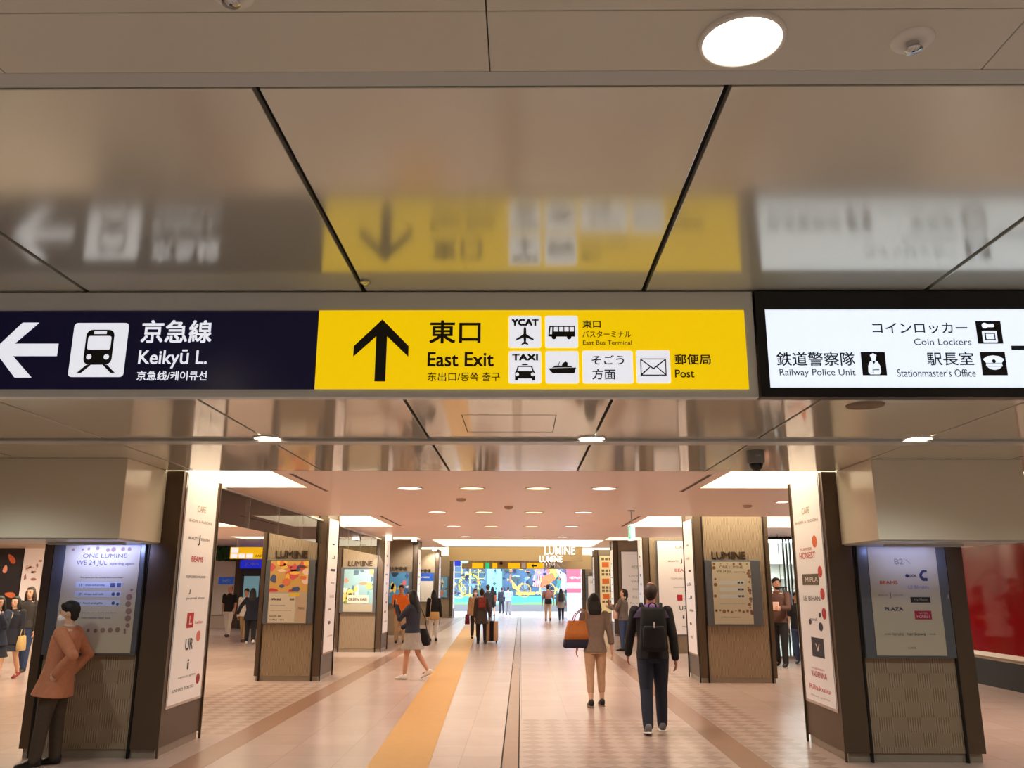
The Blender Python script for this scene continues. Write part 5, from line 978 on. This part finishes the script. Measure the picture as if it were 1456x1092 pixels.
m = MB(); sections(m, [(Vector((0, -.098, z)), w_, .035, Vector((1, 0, 0)), Vector((0, 1, 0))) for z, w_ in ((.04, .12), (.06, .135), (.26, .128), (.29, .11))], 24, 4); m.build('pocket', F('backpack_black2', (28, 27, 30)), b, True)
m = MB(); m.box((-.006, -.139, .27), (.010, -.128, .335)); m.build('tag', white_shoe, b)
m = MB(); handle_arc(m, .09, .05, .50, .008); m.build('grab_handle', F('backpack_black', (20, 20, 22)), b, True)
for s in (-1, 1): m = MB(); m.tube([(s*.10, .06, .47), (s*.115, .13, .535), (s*.12, .24, .535), (s*.14, .345, .43), (s*.155, .345, .26), (s*.16, .26, .10), (s*.15, .10, .05)], .016); m.build('strap', F('backpack_black', (20, 20, 22)), b, True)
# 15
p = person('person in grey jacket standing behind the balding person and looking down at a phone', 2.72, 23.0, 62, 1.60, ((2, 4, 2), (-4, 6, 2)), ((26, 6, 84, 8), (28, 6, 88, 14)),
    (F('jacket_grey', (112, 104, 98)), -.03, 2, .018, .0), F('jeans_mid', (60, 78, 116)), (black_shoe,), hair='tail', female=True, head=(4, -26))
b = carried('mobile_phone', p, tuple(mix(p['wri'][0], p['wri'][1], .5)+Vector((0, .07, .03))), 'pale phone held up by the person in grey jacket', 'phone')
m = MB(); m.box((-.05, -.006, -.02), (.05, .006, .15)); m.build('phone_body', mat('phone_case', (170, 96, 90), rough=.3), b, bevel=.003)
b = carried('shoulder_bag', p, (-.14, .16, .82), 'pinkish white bag hanging in front of the grey jacket', 'bag')
m = MB(); bag_body(m, .22, .12, .24, .85); m.build('bag_body', F('bag_pink', (220, 186, 172)), b, True); m = MB(); m.tube([(-.08, 0, .22), (-.05, -.04, .38), (0, -.09, .44)], .008); m.build('handle', F('bag_pink', (220, 186, 172)), b, True)
# 16
p = person('bearded person in dark checked shirt and black trousers beside the second right pillar', 5.60, 18.8, 150, 1.86, ((6, 4, 1), (-6, 6, 1)), ((30, 8, 62, 20), (26, 8, 66, 24)),
    (F('shirt_darkcheck', (92, 62, 52)), -.03, 2, .018, 0), F('trousers_black', (30, 28, 30)), (black_shoe,), hair='short', skin='tan', head=(30, -8), vox=.010)
c = MB(); c.ell(p['hp']((0, .045, -.078)), (.056, .052, .046)); c.build('beard', HAIRM['black'], p['root'], True)
c = MB(); sections(c, [(p['P']+p['dr']*t_*1.86, .165, .128, p['ax'], p['ay']) for t_ in (.06, .16, .23)]); c.build('vest', F('vest_tan', (150, 122, 92)), p['root'], True)
b = carried('paper_packet', p, tuple(mix(p['wri'][0], p['wri'][1], .5)+Vector((0, .09, -.04))), 'pale pink packet held by the bearded person', 'packet')
m = MB(); m.box((-.13, -.03, 0), (.13, .03, .17)); m.build('packet_body', mat('packet_pink', (236, 196, 184), rough=.5), b, bevel=.008)
p = person('person in black top and blue jeans standing at the glass shop front', 6.17, 19.3, 150, 1.56, ((8, 4, 1), (-8, 8, 1)), ((30, 10, 50, 10), (4, 8, 10, 0)),
    (F('top_black', (24, 22, 24)), -.03, 1, .012, 0), F('jeans_mid', (60, 78, 116)), (black_shoe,), hair='short', female=True, skin='tan', head=(26, 0))
b = empty('hanging_scarf', (5.94, 19.6, .9), 'long dark striped fringed scarf hanging between the two people at the shop front', 'scarf', local=True)
m = MB()
for k in range(7): m.tube([(-.10+.033*k, .01*(k % 2), .75), (-.09+.035*k, .0, .4), (-.12+.042*k, .01*(k % 3), .02+.03*(k % 3))], [.012, .018, .006], 6)
m.build('fringe', F('scarf_dark', (64, 54, 52)), b, True)
m = MB(); m.tube([(-.14, 0, .75), (.14, 0, .75)], .014); m.build('hanger_bar', M_BLACKTRIM, b)
m = MB(); m.tube([(0, 0, .75), (0, 0, ZM-.9)], .006); m.build('cord', M_BLACKTRIM, b)
